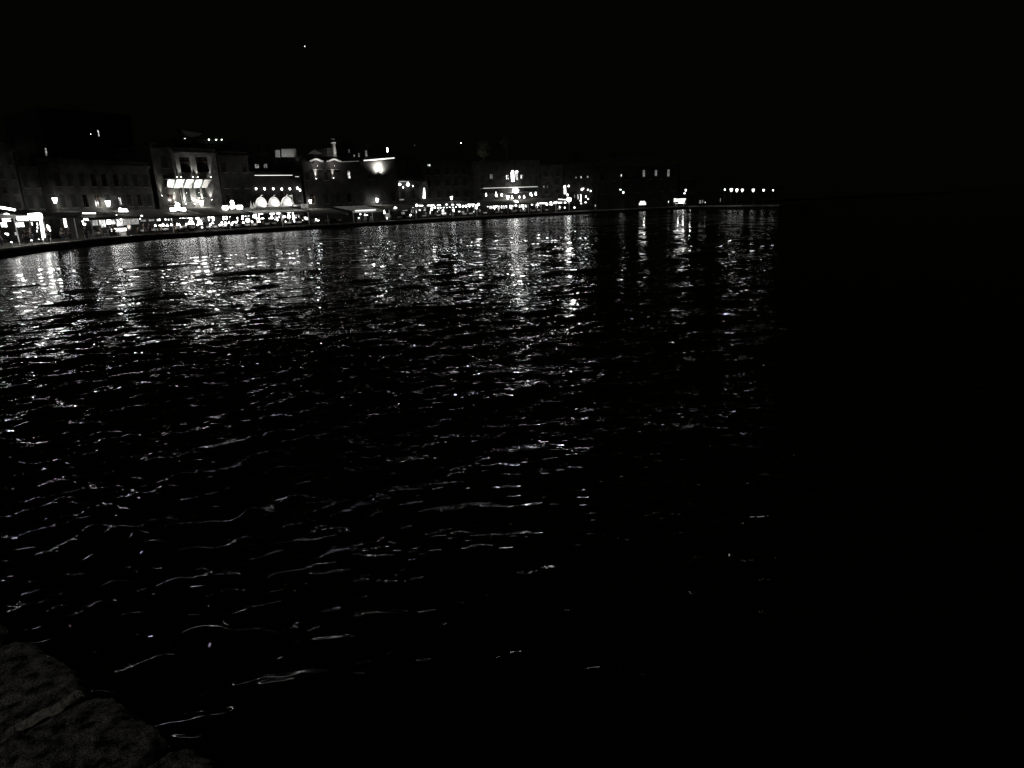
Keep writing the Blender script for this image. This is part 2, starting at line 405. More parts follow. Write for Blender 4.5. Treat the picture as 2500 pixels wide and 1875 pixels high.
# ------------------------------------------------------------------ people (bodies are one skinned surface; hair and clothes are children)
def skin_mesh(name, nodes, links, mat, sub=1):
    """nodes: name -> (x, y, z, r); links: pairs; the first node is the root"""
    names = list(nodes); me = bpy.data.meshes.new(name)
    me.from_pydata([nodes[k][:3] for k in names], [(names.index(a), names.index(b)) for a, b in links], [])
    o = bpy.data.objects.new(name + "_tmp", me); COL.objects.link(o)
    o.modifiers.new("s", 'SKIN'); 
    if sub: m = o.modifiers.new("d", 'SUBSURF'); m.levels = sub; m.render_levels = sub
    for i, k in enumerate(names):
        r = nodes[k][3]; rr = r if isinstance(r, tuple) else (r, r)
        me.skin_vertices[0].data[i].radius = rr; me.skin_vertices[0].data[i].use_root = (i == 0)
    bpy.context.view_layer.update()
    ev = o.evaluated_get(bpy.context.evaluated_depsgraph_get())
    out = bpy.data.meshes.new_from_object(ev); out.name = name; out.materials.clear(); out.materials.append(MAT[mat])
    out.shade_smooth(); bpy.data.objects.remove(o); return out
def hand(nodes, links, pre, wrist, d, side):
    """palm, four unequal curled fingers and a thumb leaving the side of the palm"""
    w_ = Vector(nodes[wrist][:3]); d = Vector(d).normalized(); s_ = Vector(side).normalized()
    pl = w_ + d * .055; nodes[pre + 'p'] = (*pl, (.036, .016)); links.append((wrist, pre + 'p'))
    for i, (off, ln) in enumerate([(-.030, .066), (-.010, .078), (.010, .073), (.029, .056)]):
        b = pl + d * .038 + s_ * off; k = pre + 'f%d' % i; m = b + d * ln * .55 + Vector((0, 0, -.004)); e = m + d * ln * .35 + Vector((0, .012, -.006))
        nodes[k + 'a'] = (*b, .0095); nodes[k + 'b'] = (*m, .0085); nodes[k + 'c'] = (*e, .0075)
        links += [(pre + 'p', k + 'a'), (k + 'a', k + 'b'), (k + 'b', k + 'c')]
    t1 = pl + s_ * -.04 - d * .01; t2 = t1 + s_ * -.02 + d * .035
    nodes[pre + 't'] = (*t1, .011); nodes[pre + 'u'] = (*t2, .0085); links += [(pre + 'p', pre + 't'), (pre + 't', pre + 'u')]
def person_meshes(kind):
    """faces local -y; z=0 at the soles (standing) or floor under the seat (sitting)"""
    sit = kind == 'sit'; hz = .50 if sit else .93; ln = .10 if sit else 0.0
    n = {}; L = []
    n['pel'] = (0, 0, hz, (.15, .11)); n['waist'] = (0, .01, hz + .16, (.125, .09)); n['chest'] = (0, -.01 + ln * .1, hz + .38, (.165, .105))
    n['neck0'] = (0, .0, hz + .53, .062); n['neck'] = (0, -.01, hz + .585, .052); n['head'] = (0, -.02, hz + .68, (.074, .088)); n['crown'] = (0, -.012, hz + .775, (.066, .082))
    n['nose'] = (0, -.118, hz + .67, .013); n['chin'] = (0, -.085, hz + .612, .028)
    n['earl'] = (-.082, -.01, hz + .675, .014); n['earr'] = (.082, -.01, hz + .675, .014)
    L += [('pel', 'waist'), ('waist', 'chest'), ('chest', 'neck0'), ('neck0', 'neck'), ('neck', 'head'), ('head', 'crown'), ('head', 'nose'), ('head', 'chin'), ('head', 'earl'), ('head', 'earr')]
    for s, q in ((-1, 'l'), (1, 'r')):
        if sit:
            n['hip' + q] = (s * .09, -.06, hz, .085); n['kn' + q] = (s * .12, -.46, hz + .02, .062); n['an' + q] = (s * .12, -.44, .09, .042); n['to' + q] = (s * .13, -.60, .035, (.042, .028))
            n['el' + q] = (s * .25, -.10, hz + .24, .043); n['wr' + q] = (s * .17, -.34, hz + .27, .027); hd, hs = (-s * .3, -1, 0), (-s, -.3, 0)
        else:
            st = s * .10 if kind == 'walk' else 0
            n['hip' + q] = (s * .09, 0, hz - .08, .088); n['kn' + q] = (s * .10, -st - (.05 if kind == 'walk' else .01), .50, .060); n['an' + q] = (s * .10, -st * 2 + .02, .09, .040); n['to' + q] = (s * .12, -st * 2 - .13, .035, (.042, .028))
            if kind == 'arm' and s > 0: n['el' + q] = (s * .26, -.14, hz + .24, .043); n['wr' + q] = (s * .16, -.34, hz + .40, .027); hd, hs = (-s * .3, -1, .4), (-s, 0, 0)
            else: n['el' + q] = (s * .24, .03, hz + .19, .043); n['wr' + q] = (s * .25, -.06, hz - .05, .027); hd, hs = (0, -.15, -1), (0, -1, 0)
        n['sh' + q] = (s * .185, 0, hz + .475, .058)
        L += [('pel', 'hip' + q), ('hip' + q, 'kn' + q), ('kn' + q, 'an' + q), ('an' + q, 'to' + q), ('chest', 'sh' + q), ('sh' + q, 'el' + q), ('el' + q, 'wr' + q)]
        hand(n, L, 'h' + q, 'wr' + q, hd, hs)
    body = skin_mesh("body_" + kind, n, L, 'skin')
    big = lambda k, a: (*n[k][:3], tuple(x + a for x in (n[k][3] if isinstance(n[k][3], tuple) else (n[k][3],) * 2)))
    sk = {k: big(k, .016) for k in ('waist', 'pel', 'chest', 'shl', 'shr', 'ell', 'elr')}; sk['neck0'] = big('neck0', -.002)
    top = skin_mesh("shirt_" + kind, sk, [('waist', 'pel'), ('waist', 'chest'), ('chest', 'neck0'), ('chest', 'shl'), ('chest', 'shr'), ('shl', 'ell'), ('shr', 'elr')], 'shirt')
    tk = {k: big(k, .014) for k in ('pel', 'hipl', 'hipr', 'knl', 'knr', 'anl', 'anr')}
    leg = skin_mesh("trousers_" + kind, tk, [('pel', 'hipl'), ('pel', 'hipr'), ('hipl', 'knl'), ('hipr', 'knr'), ('knl', 'anl'), ('knr', 'anr')], 'trousers')
    hx = n['crown']; m = MB().ball((0, .012, hx[2] - .035), .098, 12, 1.1)
    m.v = [(x * .86, y + (0 if y > -.02 else .035), z) for x, y, z in m.v]
    hb = m.build("hair_tmp", 'hair', None, True); hair = hb.data; hair.name = "hair_" + kind; bpy.data.objects.remove(hb)
    return body, top, leg, hair
PM = {k: person_meshes(k) for k in ('stand', 'walk', 'arm', 'sit')}
topw = {k: PM[k][1].copy() for k in PM}
for k in topw: topw[k].materials.clear(); topw[k].materials.append(MAT['shirtw'])
def person(kind, loc, rz, label, group, white=False, scale=1.0):
    b, t, l, h = PM[kind]
    o = bpy.data.objects.new("person", b); COL.objects.link(o); o.location = loc; o.rotation_euler = (0, 0, rz); o.scale = (scale,) * 3
    tag(o, label, "person", group)
    for nm, me in (("shirt", topw[kind] if white else t), ("trousers", l), ("hair", h)):
        c = bpy.data.objects.new(nm, me); COL.objects.link(c); c.parent = o
    return o

# ------------------------------------------------------------------ furniture prototypes
def make_chair(mat='wood'):
    t = thing("cafe_chair", "", "chair")
    MB().box(-.21, .21, -.21, .21, .44, .47).build("seat", mat, t)
    b = MB().box(-.20, .20, .17, .20, .82, .90); b.box(-.20, .20, .175, .195, .62, .68); b.build("backrest", mat, t)
    for x in (-.19, .19):
        MB().rod((x, -.19, 0), (x, -.19, .44), .017).build("leg", mat, t); MB().rod((x, .19, 0), (x, .19, .9), .017).build("leg", mat, t)
    return t
def make_table(cloth=True):
    t = thing("cafe_table", "", "table")
    MB().lathe([(.40, .72), (.40, .75)], 16).build("table_top", 'wood', t)
    MB().lathe([(.22, 0), (.20, .03), (.035, .06), (.03, .72)], 10).build("pedestal", 'metal', t)
    if cloth:
        m = MB(); vs = []; n = 24
        for r, z, a in ((.0, .757, 0), (.40, .757, 0), (.43, .70, .02), (.44, .48, .05)):
            for i in range(n):
                th = 2 * PI * i / n; q = r + a * math.sin(6 * th); vs.append((math.cos(th) * q, math.sin(th) * q, z))
        m.add(vs, [(j * n + i, j * n + (i + 1) % n, (j + 1) * n + (i + 1) % n, (j + 1) * n + i) for j in range(3) for i in range(n)])
        m.build("cloth", 'cloth', t)
    return t
used = {}
def place(key, maker, loc, rz, label, group, scale=None):
    if key not in used:
        o = maker(); used[key] = o; o.location = loc; o.rotation_euler = (0, 0, rz); o['label'] = label; o['group'] = group
        if scale: o.scale = scale
        return o
    return copy_thing(used[key], loc, rz, label, group, scale)
def point_light(name, loc, watts, parent=None, r=.12):
    l = bpy.data.lights.new(name, 'POINT'); l.energy = watts; l.shadow_soft_size = r; l.color = (1, .99, .95)
    o = bpy.data.objects.new(name, l); COL.objects.link(o); o.location = loc
    if parent: o.parent = parent
    return o
def spot_light(name, loc, aim, watts, deg, parent=None, blend=.6, r=.05):
    l = bpy.data.lights.new(name, 'SPOT'); l.energy = watts; l.shadow_soft_size = r; l.spot_size = math.radians(deg); l.spot_blend = blend; l.color = (1, .99, .95)
    o = bpy.data.objects.new(name, l); COL.objects.link(o); o.location = loc
    o.rotation_euler = (Vector(aim) - Vector(loc)).to_track_quat('-Z', 'Y').to_euler()
    if parent: o.parent = parent
    return o

# ------------------------------------------------------------------ buildings
def facade_mesh(w_, h, ops, dep=.22):
    """front wall with real openings; ops = (x0, x1, z0, z1)"""
    xs = sorted({0, w_} | {v for o in ops for v in (o[0], o[1])}); zs = sorted({0, h} | {v for o in ops for v in (o[2], o[3])})
    m = MB()
    for i in range(len(xs) - 1):
        for j in range(len(zs) - 1):
            cx, cz = (xs[i] + xs[i + 1]) / 2, (zs[j] + zs[j + 1]) / 2
            if any(o[0] < cx < o[1] and o[2] < cz < o[3] for o in ops): continue
            m.quad((xs[i], 0, zs[j]), (xs[i + 1], 0, zs[j]), (xs[i + 1], 0, zs[j + 1]), (xs[i], 0, zs[j + 1]))
    for a, b, c, d in ops:
        m.quad((a, 0, c), (a, 0, d), (a, dep, d), (a, dep, c)); m.quad((b, 0, c), (b, dep, c), (b, dep, d), (b, 0, d))
        m.quad((a, 0, c), (a, dep, c), (b, dep, c), (b, 0, c)); m.quad((a, 0, d), (b, 0, d), (b, dep, d), (a, dep, d))
    return m
def window_part(parent, r, kind, dep=.18):
    a, b, c, d = r; w_, h = b - a, d - c; t = min(.07, w_ * .12)
    f = MB()
    if kind == 'shut':
        f.box(a, a + w_ / 2 - .01, .04, .09, c, d); f.box(a + w_ / 2 + .01, b, .04, .09, c, d)
        n = max(3, int(h / .16))
        for i in range(1, n): f.box(a + .05, b - .05, .025, .04, c + h * i / n - .02, c + h * i / n + .02)
        o = f.build("shutters", "shutter", parent); return o
    f.box(a, a + t, dep - .06, dep, c, d); f.box(b - t, b, dep - .06, dep, c, d); f.box(a + t, b - t, dep - .06, dep, d - t, d); f.box(a + t, b - t, dep - .06, dep, c, c + t)
    f.box(a + w_ / 2 - t * .4, a + w_ / 2 + t * .4, dep - .05, dep - .005, c + t, d - t)
    f.box(a + t, b - t, dep - .045, dep - .01, c + h * .66, c + h * .66 + t * .8)
    o = f.build("window", "wood" if kind != 'hot' else "metal", parent)
    mat = {'dark': 'glass', 'lit': 'win', 'dim': 'dimw', 'hot': 'hot'}[kind]
    MB().quad((a + .01, dep + .01, c + .01), (b - .01, dep + .01, c + .01), (b - .01, dep + .01, d - .01), (a + .01, dep + .01, d - .01)).build("pane", mat, o)
    return o
def building(name, label, px0, px1, pyroof, sb=10, depth=12, mat='plaster', wins=(), grid=None, roof='flat', cornice=True, pyb=None, sb2=None, zbase=0.0):
    """px0..px1 at roof height pyroof (a pair is allowed for the two ends); wins = (px, py, w, h, kind)"""
    y0, y1 = pyroof if isinstance(pyroof, tuple) else (pyroof, pyroof)
    fr = Frame(px0, y0, px1, y1, sb, sb2)
    h = (fr.loc(px0, y0)[1] + fr.loc(px1, y1)[1]) / 2
    root = thing(name, label, "building", fr.o, fr.ang); fr.h = h; fr.root = root
    ops = []
    for q in wins:
        r = fr.rect(*q[:4]); r = (max(.1, r[0]), min(fr.w - .1, r[1]), max(.05, r[2]), min(h - .1, r[3]))
        if r[1] - r[0] > .1 and r[3] - r[2] > .1: ops.append((r, q[4]))
    if grid:                                       # (columns, floors, first floor sill height, kind)
        nc, nf, z0, kd = grid; fh = (h - z0 - .5) / nf
        for j in range(nf):
            for i in range(nc):
                cx = fr.w * (i + .5) / nc + random.uniform(-.15, .15); z = z0 + j * fh; ww = min(1.05, fr.w / nc * .45)
                r = (cx - ww / 2, cx + ww / 2, z + .35, z + .35 + min(1.9, fh - 1.0))
                if all(r[1] < o[0][0] - .15 or r[0] > o[0][1] + .15 or r[3] < o[0][2] - .15 or r[2] > o[0][3] + .15 for o in ops):
                    ops.append((r, kd if random.random() < .7 else 'dark'))
    wl = facade_mesh(fr.w, h, [o[0] for o in ops])
    wl.quad((0, 0, 0), (0, 0, h), (0, depth, h), (0, depth, 0)); wl.quad((fr.w, 0, 0), (fr.w, depth, 0), (fr.w, depth, h), (fr.w, 0, h))
    wl.quad((0, depth, 0), (0, depth, h), (fr.w, depth, h), (fr.w, depth, 0))
    wl.quad((0, 0, h), (fr.w, 0, h), (fr.w, depth, h), (0, depth, h)); wl.quad((0, .5, 0), (0, .5, h), (fr.w, .5, h), (fr.w, .5, 0))
    wl.build("wall", mat, root)
    for r, kd in ops:
        wp = window_part(root, r, kd)
        MB().box(r[0] - .08, r[1] + .08, -.10, .0 - .003, r[2] - .10, r[2] - .01).build("sill", 'pale', wp)
    if cornice:
        c = MB(); c.box(-.15, fr.w + .15, -.28, -.003, h - .10, h + .12); c.box(-.1, fr.w + .1, -.14, -.003, h - .28, h - .10); c.build("cornice", mat, root)
    if roof == 'hip':
        e = .5; rh = min(fr.w, depth) * .22; m = MB(); i = min(fr.w, depth) / 2
        A = [(-e, -e, h + .13), (fr.w + e, -e, h + .13), (fr.w + e, depth + e, h + .13), (-e, depth + e, h + .13)]
        if fr.w > depth: B = [(i, depth / 2, h + rh), (fr.w - i, depth / 2, h + rh)]; fs = [(0, 1, 5, 4), (1, 2, 5), (2, 3, 4, 5), (3, 0, 4), (3, 2, 1, 0)]
        else: B = [(fr.w / 2, i, h + rh), (fr.w / 2, depth - i, h + rh)]; fs = [(0, 1, 4), (1, 2, 5, 4), (2, 3, 5), (3, 0, 4, 5), (3, 2, 1, 0)]
        m.add(A + B, fs); rf = m.build("roof", 'tile', root)
        MB().box(fr.w * .3, fr.w * .3 + .7, depth * .4, depth * .4 + .7, h + rh * .5, h + rh + .9).build("chimney", mat, rf)
    elif roof == 'flat':
        m = MB(); m.box(.0, fr.w, -.02, .2, h + .125, h + .7); m.box(0, .2, .2, depth, h + .125, h + .7); m.box(fr.w - .2, fr.w, .2, depth, h + .125, h + .7)
        m.build("parapet", mat, root)
    return fr

ZA = lambda x, y: (x / 11.85, 480 + y / 11.85)
ZB = lambda x, y: (140 + x / 11.85, 460 + y / 11.85)
ZC = lambda x, y: (300 + x / 12.29, 480 + y / 12.29)
ZD = lambda x, y: (470 + x / 12.29, 480 + y / 12.29)
ZE = lambda x, y: (600 + x / 12.29, 460 + y / 12.29)
ZF = lambda x, y: (360 + x / 8.508, 340 + y / 8.508)
ZG = lambda x, y: (840 + x / 12.29, 460 + y / 12.29)
ZH = lambda x, y: (1000 + x / 12.29, 480 + y / 12.29)
ZI = lambda x, y: (1160 + x / 11.85, 400 + y / 11.85)
ZJ = lambda x, y: (1320 + x / 13.825, 430 + y / 13.825)
ZK = lambda x, y: (1480 + x / 10.05, 440 + y / 10.05)
ZL = lambda x, y: (720 + x / 8.508, 330 + y / 8.508)
Z6 = lambda x, y: (1420 + x / 4.424, 360 + y / 4.424)

# behind rows first
building("apartment_building", "tall dark block cut by the left edge of the photo", -90, 28, (352, 360), 13, 14, 'plaster', grid=(4, 4, 4, 'shut'))
building("apartment_building", "narrow dark block with one tall lit stair window, second from the left edge", 29, 116, (352, 352), 14, 12, 'plaster', grid=(3, 3, 4, 'shut'), wins=[(114, 371, 6, 20, 'lit')])
building("hillside_building", "big dark block high behind the waterfront left with two tiny lights", 92, 318, (270, 290), 42, 16, 'ochre', grid=(8, 7, 6, 'shut'), wins=[(241, 325, 4.5, 16, 'lit'), (222, 327, 3, 3, 'hot')])
building("town_house", "long low dark terrace of shuttered windows behind the two left wall lanterns", 118, 362, (398, 408), 11, 12, 'plaster', grid=(9, 2, 4, 'shut'), wins=[(*ZB(1830, 360), 8, 19, 'lit')])
B4 = building("town_house", "slim pale house with a lamp washing up its left corner beside the glowing balcony house", 366, 421, (358, 364), 11, 12, 'plaster', grid=(1, 3, 4, 'shut'))
building("hillside_building", "dark flat house above the balcony house with three small terrace lamps", 425, 570, (346, 352), 40, 14, 'dark', grid=(6, 6, 6, 'shut'))
B5 = building("balcony_house", "pale house with a glowing bowed balcony and tall dark windows", 424, 526, (369, 376), 11, 13, 'buff',
    wins=[(*ZF(785, 530), 25, 38, 'dark'), (*ZF(1140, 520), 29, 38, 'dark'), (*ZF(685, 1140), 12, 34, 'shut'), (*ZF(835, 1160), 13, 34, 'shut'), (*ZF(1050, 1100), 11, 25, 'shut'), (*ZF(1175, 1105), 10, 24, 'shut')])
building("town_house", "dark house with a bright crooked lamp between the balcony house and the domed restaurant", 528, 604, (376, 384), 11, 12, 'dark', grid=(3, 3, 4, 'shut'))
building("rooftop_house", "dark rooftop house with two big blind openings above the small four pane windows", 607, 662, (343, 344), 24, 8, 'plaster', wins=[(*ZE(0, -1), 1, 1, 'dark'), (624.5, 362, 18, 26, 'dark'), (645.5, 362, 16, 26, 'dark'), (628, 405.5, 11, 11, 'dim'), (649, 405, 10, 11, 'dim')])
B7 = building("restaurant_building", "low dark building with a row of small lamps above the three white shells", 606, 734, (429, 428), 11, 12, 'dark', grid=(6, 1, 4.2, 'shut'))
B8 = building("mansion", "wide dark mansion with wavy lit cornice and three glowing wall lamps", 738, 967, (398, 386), 11, 15, 'ochre',
    wins=[(*ZL(1130, 815), 7.5, 20, 'lit'), (*ZL(1550, 830), 8, 20, 'shut'), (*ZL(650, 850), 8, 20, 'shut'), (*ZL(260, 850), 8, 20, 'shut')], grid=(8, 1, 3.6, 'shut'))
building("town_house", "dark low house framed by two bright vertical light strips", 969, 1043, (441, 444), 12, 12, 'plaster', grid=(3, 1, 4.0, 'shut'))
building("town_house", "dim terrace behind the string of bulbs with one small twin lit window", 1030, 1166, (396, 398), 16, 12, 'plaster', wins=[(*[840 + 1325 / 6.381, 320 + 520 / 6.381], 7.5, 9.5, 'lit')], grid=(6, 3, 4, 'shut'))
B11 = building("hotel", "dark hotel with twin glowing arched windows above a long railed balcony", 1172, 1318, (398, 398), 11, 13, 'plaster',
    wins=[(*ZI(475, 365), 8, 12, 'dim'), (*ZI(912, 385), 2.2, 11, 'hot'), (*ZI(955, 385), 2.0, 11, 'hot'), (*ZI(1337, 372), 2.2, 11, 'hot'), (*ZI(1382, 372), 2.0, 10, 'lit'), (*ZI(1092, 375), 8.8, 24, 'hot'), (*ZI(1207, 355), 7.4, 20, 'lit')])
building("town_house", "dim narrow house between the hotel and the bright tall doorway", 1320, 1373, (408, 410), 11, 12, 'plaster', grid=(2, 3, 4, 'shut'), wins=[(*ZJ(112, 355), 2, 3, 'hot'), (*ZJ(240, 358), 1.5, 4, 'hot')])
building("town_house", "dark house with a bright tall open doorway and scattered lit upper windows", 1374, 1450, (404, 402), 12, 12, 'dark',
    wins=[(*ZJ(825, 460), 6, 21, 'hot'), (*ZJ(735, 490), 4, 18, 'dim'), (*ZJ(1205, 45), 3, 4, 'lit'), (*ZJ(1370, 45), 3, 5, 'hot'), (*ZJ(1590, 20), 4, 5, 'lit'), (*ZJ(1150, 670), 1.8, 9, 'lit'), (*ZJ(1270, 700), 5, 14, 'lit'), (*ZJ(1365, 700), 3, 13, 'hot')])
B14 = building("customs_house", "long dark two storey house with hipped roof and three dim windows at right", 1456, 1656, (410, 402), 11, 14, 'dark', roof='hip',
    wins=[(*Z6(675, 280), 6.5, 17, 'dim'), (*Z6(805, 275), 6.5, 15, 'dim'), (*Z6(940, 275), 6.5, 18, 'dim')], grid=(7, 2, 3.5, 'shut'))
building("store_house", "dark low store house at the right end of the quay", 1660, 1700, (440, 440), 11, 10, 'dark', grid=(2, 1, 3, 'shut'), roof='hip')
building("roof_room", "dark rooftop room on the mansion with small dim windows", 838, 902, (356, 357), 19, 8, 'plaster', cornice=True,
    wins=[(*ZL(955, 365), 2, 7, 'lit'), (*ZL(1130, 330), 4, 9, 'dim'), (*ZL(1240, 440), 4, 9, 'lit'), (*ZL(1335, 420), 4, 12, 'dim'), (*ZL(1490, 380), 6, 16, 'dim')])
building("roof_room", "small roof room with a bright wall left of the tall lit chimney", 798, 822, (362, 361), 17, 6, 'pale', cornice=False, roof='none')

# details on the balcony house
def balcony_house():
    fr = B5; root = fr.root
    D = 1.9; x0, z = fr.loc(*ZF(440, 835), -D); x1, _ = fr.loc(*ZF(1365, 835), -D); x0 = max(x0, -3.2)
    MB().box(x0, x1, -D, -.003, z, z + .22).build("balcony", 'pale', root)
    # coved soffit from slab edge down to the wall
    zb = fr.loc(*ZF(800, 1010))[1]; m = MB(); n = 8; vs = []
    for i in range(n + 1):
        a = i / n; y = -D + .1 + (D - .1) * a; zz = z - (z - zb) * (a ** 1.7)
        vs += [(x0 + .5 * a, y, zz), (x1 - .3 * a, y, zz)]
    m.add(vs, [(2 * i, 2 * i + 1, 2 * i + 3, 2 * i + 2) for i in range(n)]); m.build("soffit", 'pale', root)
    for k in range(4):
        px = [590, 800, 985, 1160][k]; pb = [540, 745, 935, 1105][k]
        xa = fr.loc(*ZF(px, 835), -D + .1)[0]; xb = fr.loc(*ZF(pb, 1015))[0]
        MB().rod((xa, -D + .1, z - .02), (xb, -.05, zb - .1), .13, .13, 6).build("strut", 'shutter', root)
    rl = MB(); rl.rod((x0, -D + .04, z + 1.05), (x1, -D + .04, z + 1.05), .018)
    for i in range(7): xx = x0 + .05 + (x1 - x0 - .1) * i / 6; rl.rod((xx, -D + .04, z + .22), (xx, -D + .04, z + 1.05), .015)
    rl.build("railing", 'metal', root)
    for i, (a, b) in enumerate([(690, 780), (930, 780), (1035, 780), (1305, 790), (600, 770)]):
        x, zz = fr.loc(*ZF(a, 800)); L = thing("up_light", "small uplight on the bowed balcony, %s" % ["second from its left end", "in the middle pair, left one", "in the middle pair, right one", "at its right end", "dim one at its left end"][i], "lamp", fr.world(x, -.26, z + .23), fr.ang, "uplights on the balcony floor")
        MB().lathe([(.09, 0), (.10, .22), (.08, .24)], 10).build("housing", 'metal', L); MB().lathe([(.085, .242), (.03, .30)], 10).build("lens", 'lamp', L)
        spot_light("beam", (0, .0, .32), (0, .18, 3), 900 if i < 4 else 120, 40, L)
    for i, (a, b, wt) in enumerate([(565, 1290, 2200), (780, 1330, 2200), (965, 1330, 1800), (1140, 1270, 1800), (1320, 1240, 1000)]):
        x, zz = fr.loc(*ZF(a, b)); L = thing("up_light", "uplight under the bowed balcony, %s from the left" % ["first", "second", "third", "fourth", "fifth"][i], "lamp", fr.world(x, -.24, zz - .3), fr.ang, "uplights under the balcony")
        MB().lathe([(.09, -.15), (.10, .1), (.08, .14)], 10).build("housing", 'metal', L); MB().box(-.05, .05, 0, .23, -.05, .03).build("bracket", 'metal', L); MB().lathe([(.08, .142), (.03, .2)], 10).build("lens", 'lamp', L)
        spot_light("beam", (0, -.02, .22), (0, .15, 3), wt, 60, L, blend=.8)
    for i, t in enumerate([.15, .42, .7]):
        x = x0 + (x1 - x0) * t; L = thing("soffit_light", "hidden lamp washing the white balcony underside, %s" % ["left", "middle", "right"][i], "lamp", fr.world(x, -.75, zb - 1.0), fr.ang, "lamps below the balcony soffit")
        MB().lathe([(.07, 0), (.09, .1), (.07, .12)], 8).build("housing", 'metal', L); MB().box(-.02, .02, 0, .72, .02, .05).build("bracket", 'metal', L); MB().lathe([(.06, .122), (.02, .15)], 8).build("lens", 'bulb', L)
        spot_light("beam", (0, 0, .2), (0, -.45, 3), 3000, 100, L, blend=1)
        point_light("wall_glow", (0, .1, -.9), 170, L)
balcony_house()
def uplit(fr, px, py, watts, label, deg=50, tilt=.25, off=.20, up=True, group=None):
    x, z = fr.loc(px, py); s = 1 if up else -1
    L = thing("wall_uplight" if up else "wall_downlight", label, "lamp", fr.world(x, -off, z), fr.ang, group)
    MB().lathe([(.08, -.14 * s), (.10, .08 * s), (.08, .12 * s)], 10).build("housing", 'metal', L); MB().box(-.04, .04, 0, off - .01, -.05, .02).build("bracket", 'metal', L)
    MB().lathe([(.08, .123 * s), (.03, .18 * s)], 10).build("lens", 'lamp', L)
    spot_light("beam", (0, 0, .2 * s), (0, tilt, 3 * s), watts, deg, L, blend=.9)
uplit(B4, *ZF(293, 1190), 1600, "uplight at the corner of the slim pale house", 36, .15)
uplit(B8, *ZL(438, 920), 6000, "left of the two tall uplights on the mansion", 36, .2)
uplit(B8, *ZL(793, 905), 5000, "right of the two tall uplights on the mansion", 32, .2)
def flood():
    x, z = B8.loc(*ZL(1738, 745)); L = thing("floodlight", "strong round floodlight on the right end of the mansion", "lamp", B8.world(x, -.55, z), B8.ang)
    MB().lathe([(.03, -.14), (.16, -.10), (.18, .02), (.15, .05)], 12).build("housing", 'steel', L); MB().box(-.04, .04, .0, .54, -.12, -.06).build("bracket", 'metal', L); MB().lathe([(.14, .053), (.12, .09), (.03, .11)], 12).build("lens", 'lamp', L)
    spot_light("light", (0, -.25, .28), (0, 1, .75), 4600, 158, L, blend=.8, r=.1)
flood()
def mansion():
    fr = B8; r = fr.root; MAT
    # wavy lit cornice arches over the two left bays
    m = MB(); z0 = None
    for cx in (425, 800):
        x, z = fr.loc(*ZL(cx, 560)); hw = fr.loc(*ZL(cx + 140, 560))[0] - x
        pts = []
        for k in range(13):
            a = -1 + k / 6; pts.append((x + a * hw, z + .5 * (math.cos(a * PI) * .5 + .5) * .8))
        for p, q in zip(pts[:-1], pts[1:]):
            m.add([(p[0], -.55, p[1]), (q[0], -.55, q[1]), (q[0], -.003, q[1]), (p[0], -.003, p[1]), (p[0], -.55, p[1] + .28), (q[0], -.55, q[1] + .28), (q[0], -.003, q[1] + .28), (p[0], -.003, p[1] + .28)],
                  [(0, 1, 2, 3), (4, 7, 6, 5), (0, 4, 5, 1), (1, 5, 6, 2), (3, 2, 6, 7), (0, 3, 7, 4)])
    m.build("arched_cornice", 'white', r)
    for cx, l in ((435, "left"), (790, "right")):
        x, z = fr.loc(*ZL(cx, 720)); MB().box(x - 1.1, x + 1.2, -.3, -.003, z, z + .12).build("window_ledge", 'pale', r)
        x, z = fr.loc(*ZL(cx, 650)); L = thing("cornice_lamp", "small lamp under the %s arch of the wavy cornice" % l, "lamp", fr.world(x, -.6, z), fr.ang, "lamps under the wavy cornice")  # lamp added to brighten the cornice arch
        MB().lathe([(.06, 0), (.07, .08)], 8).build("housing", 'metal', L); MB().box(-.02, .02, 0, .59, .01, .04).build("bracket", 'metal', L); MB().lathe([(.05, .083), (.02, .1)], 8).build("lens", 'bulb', L)
        point_light("light", (0, -.45, .45), 90, L)
mansion()
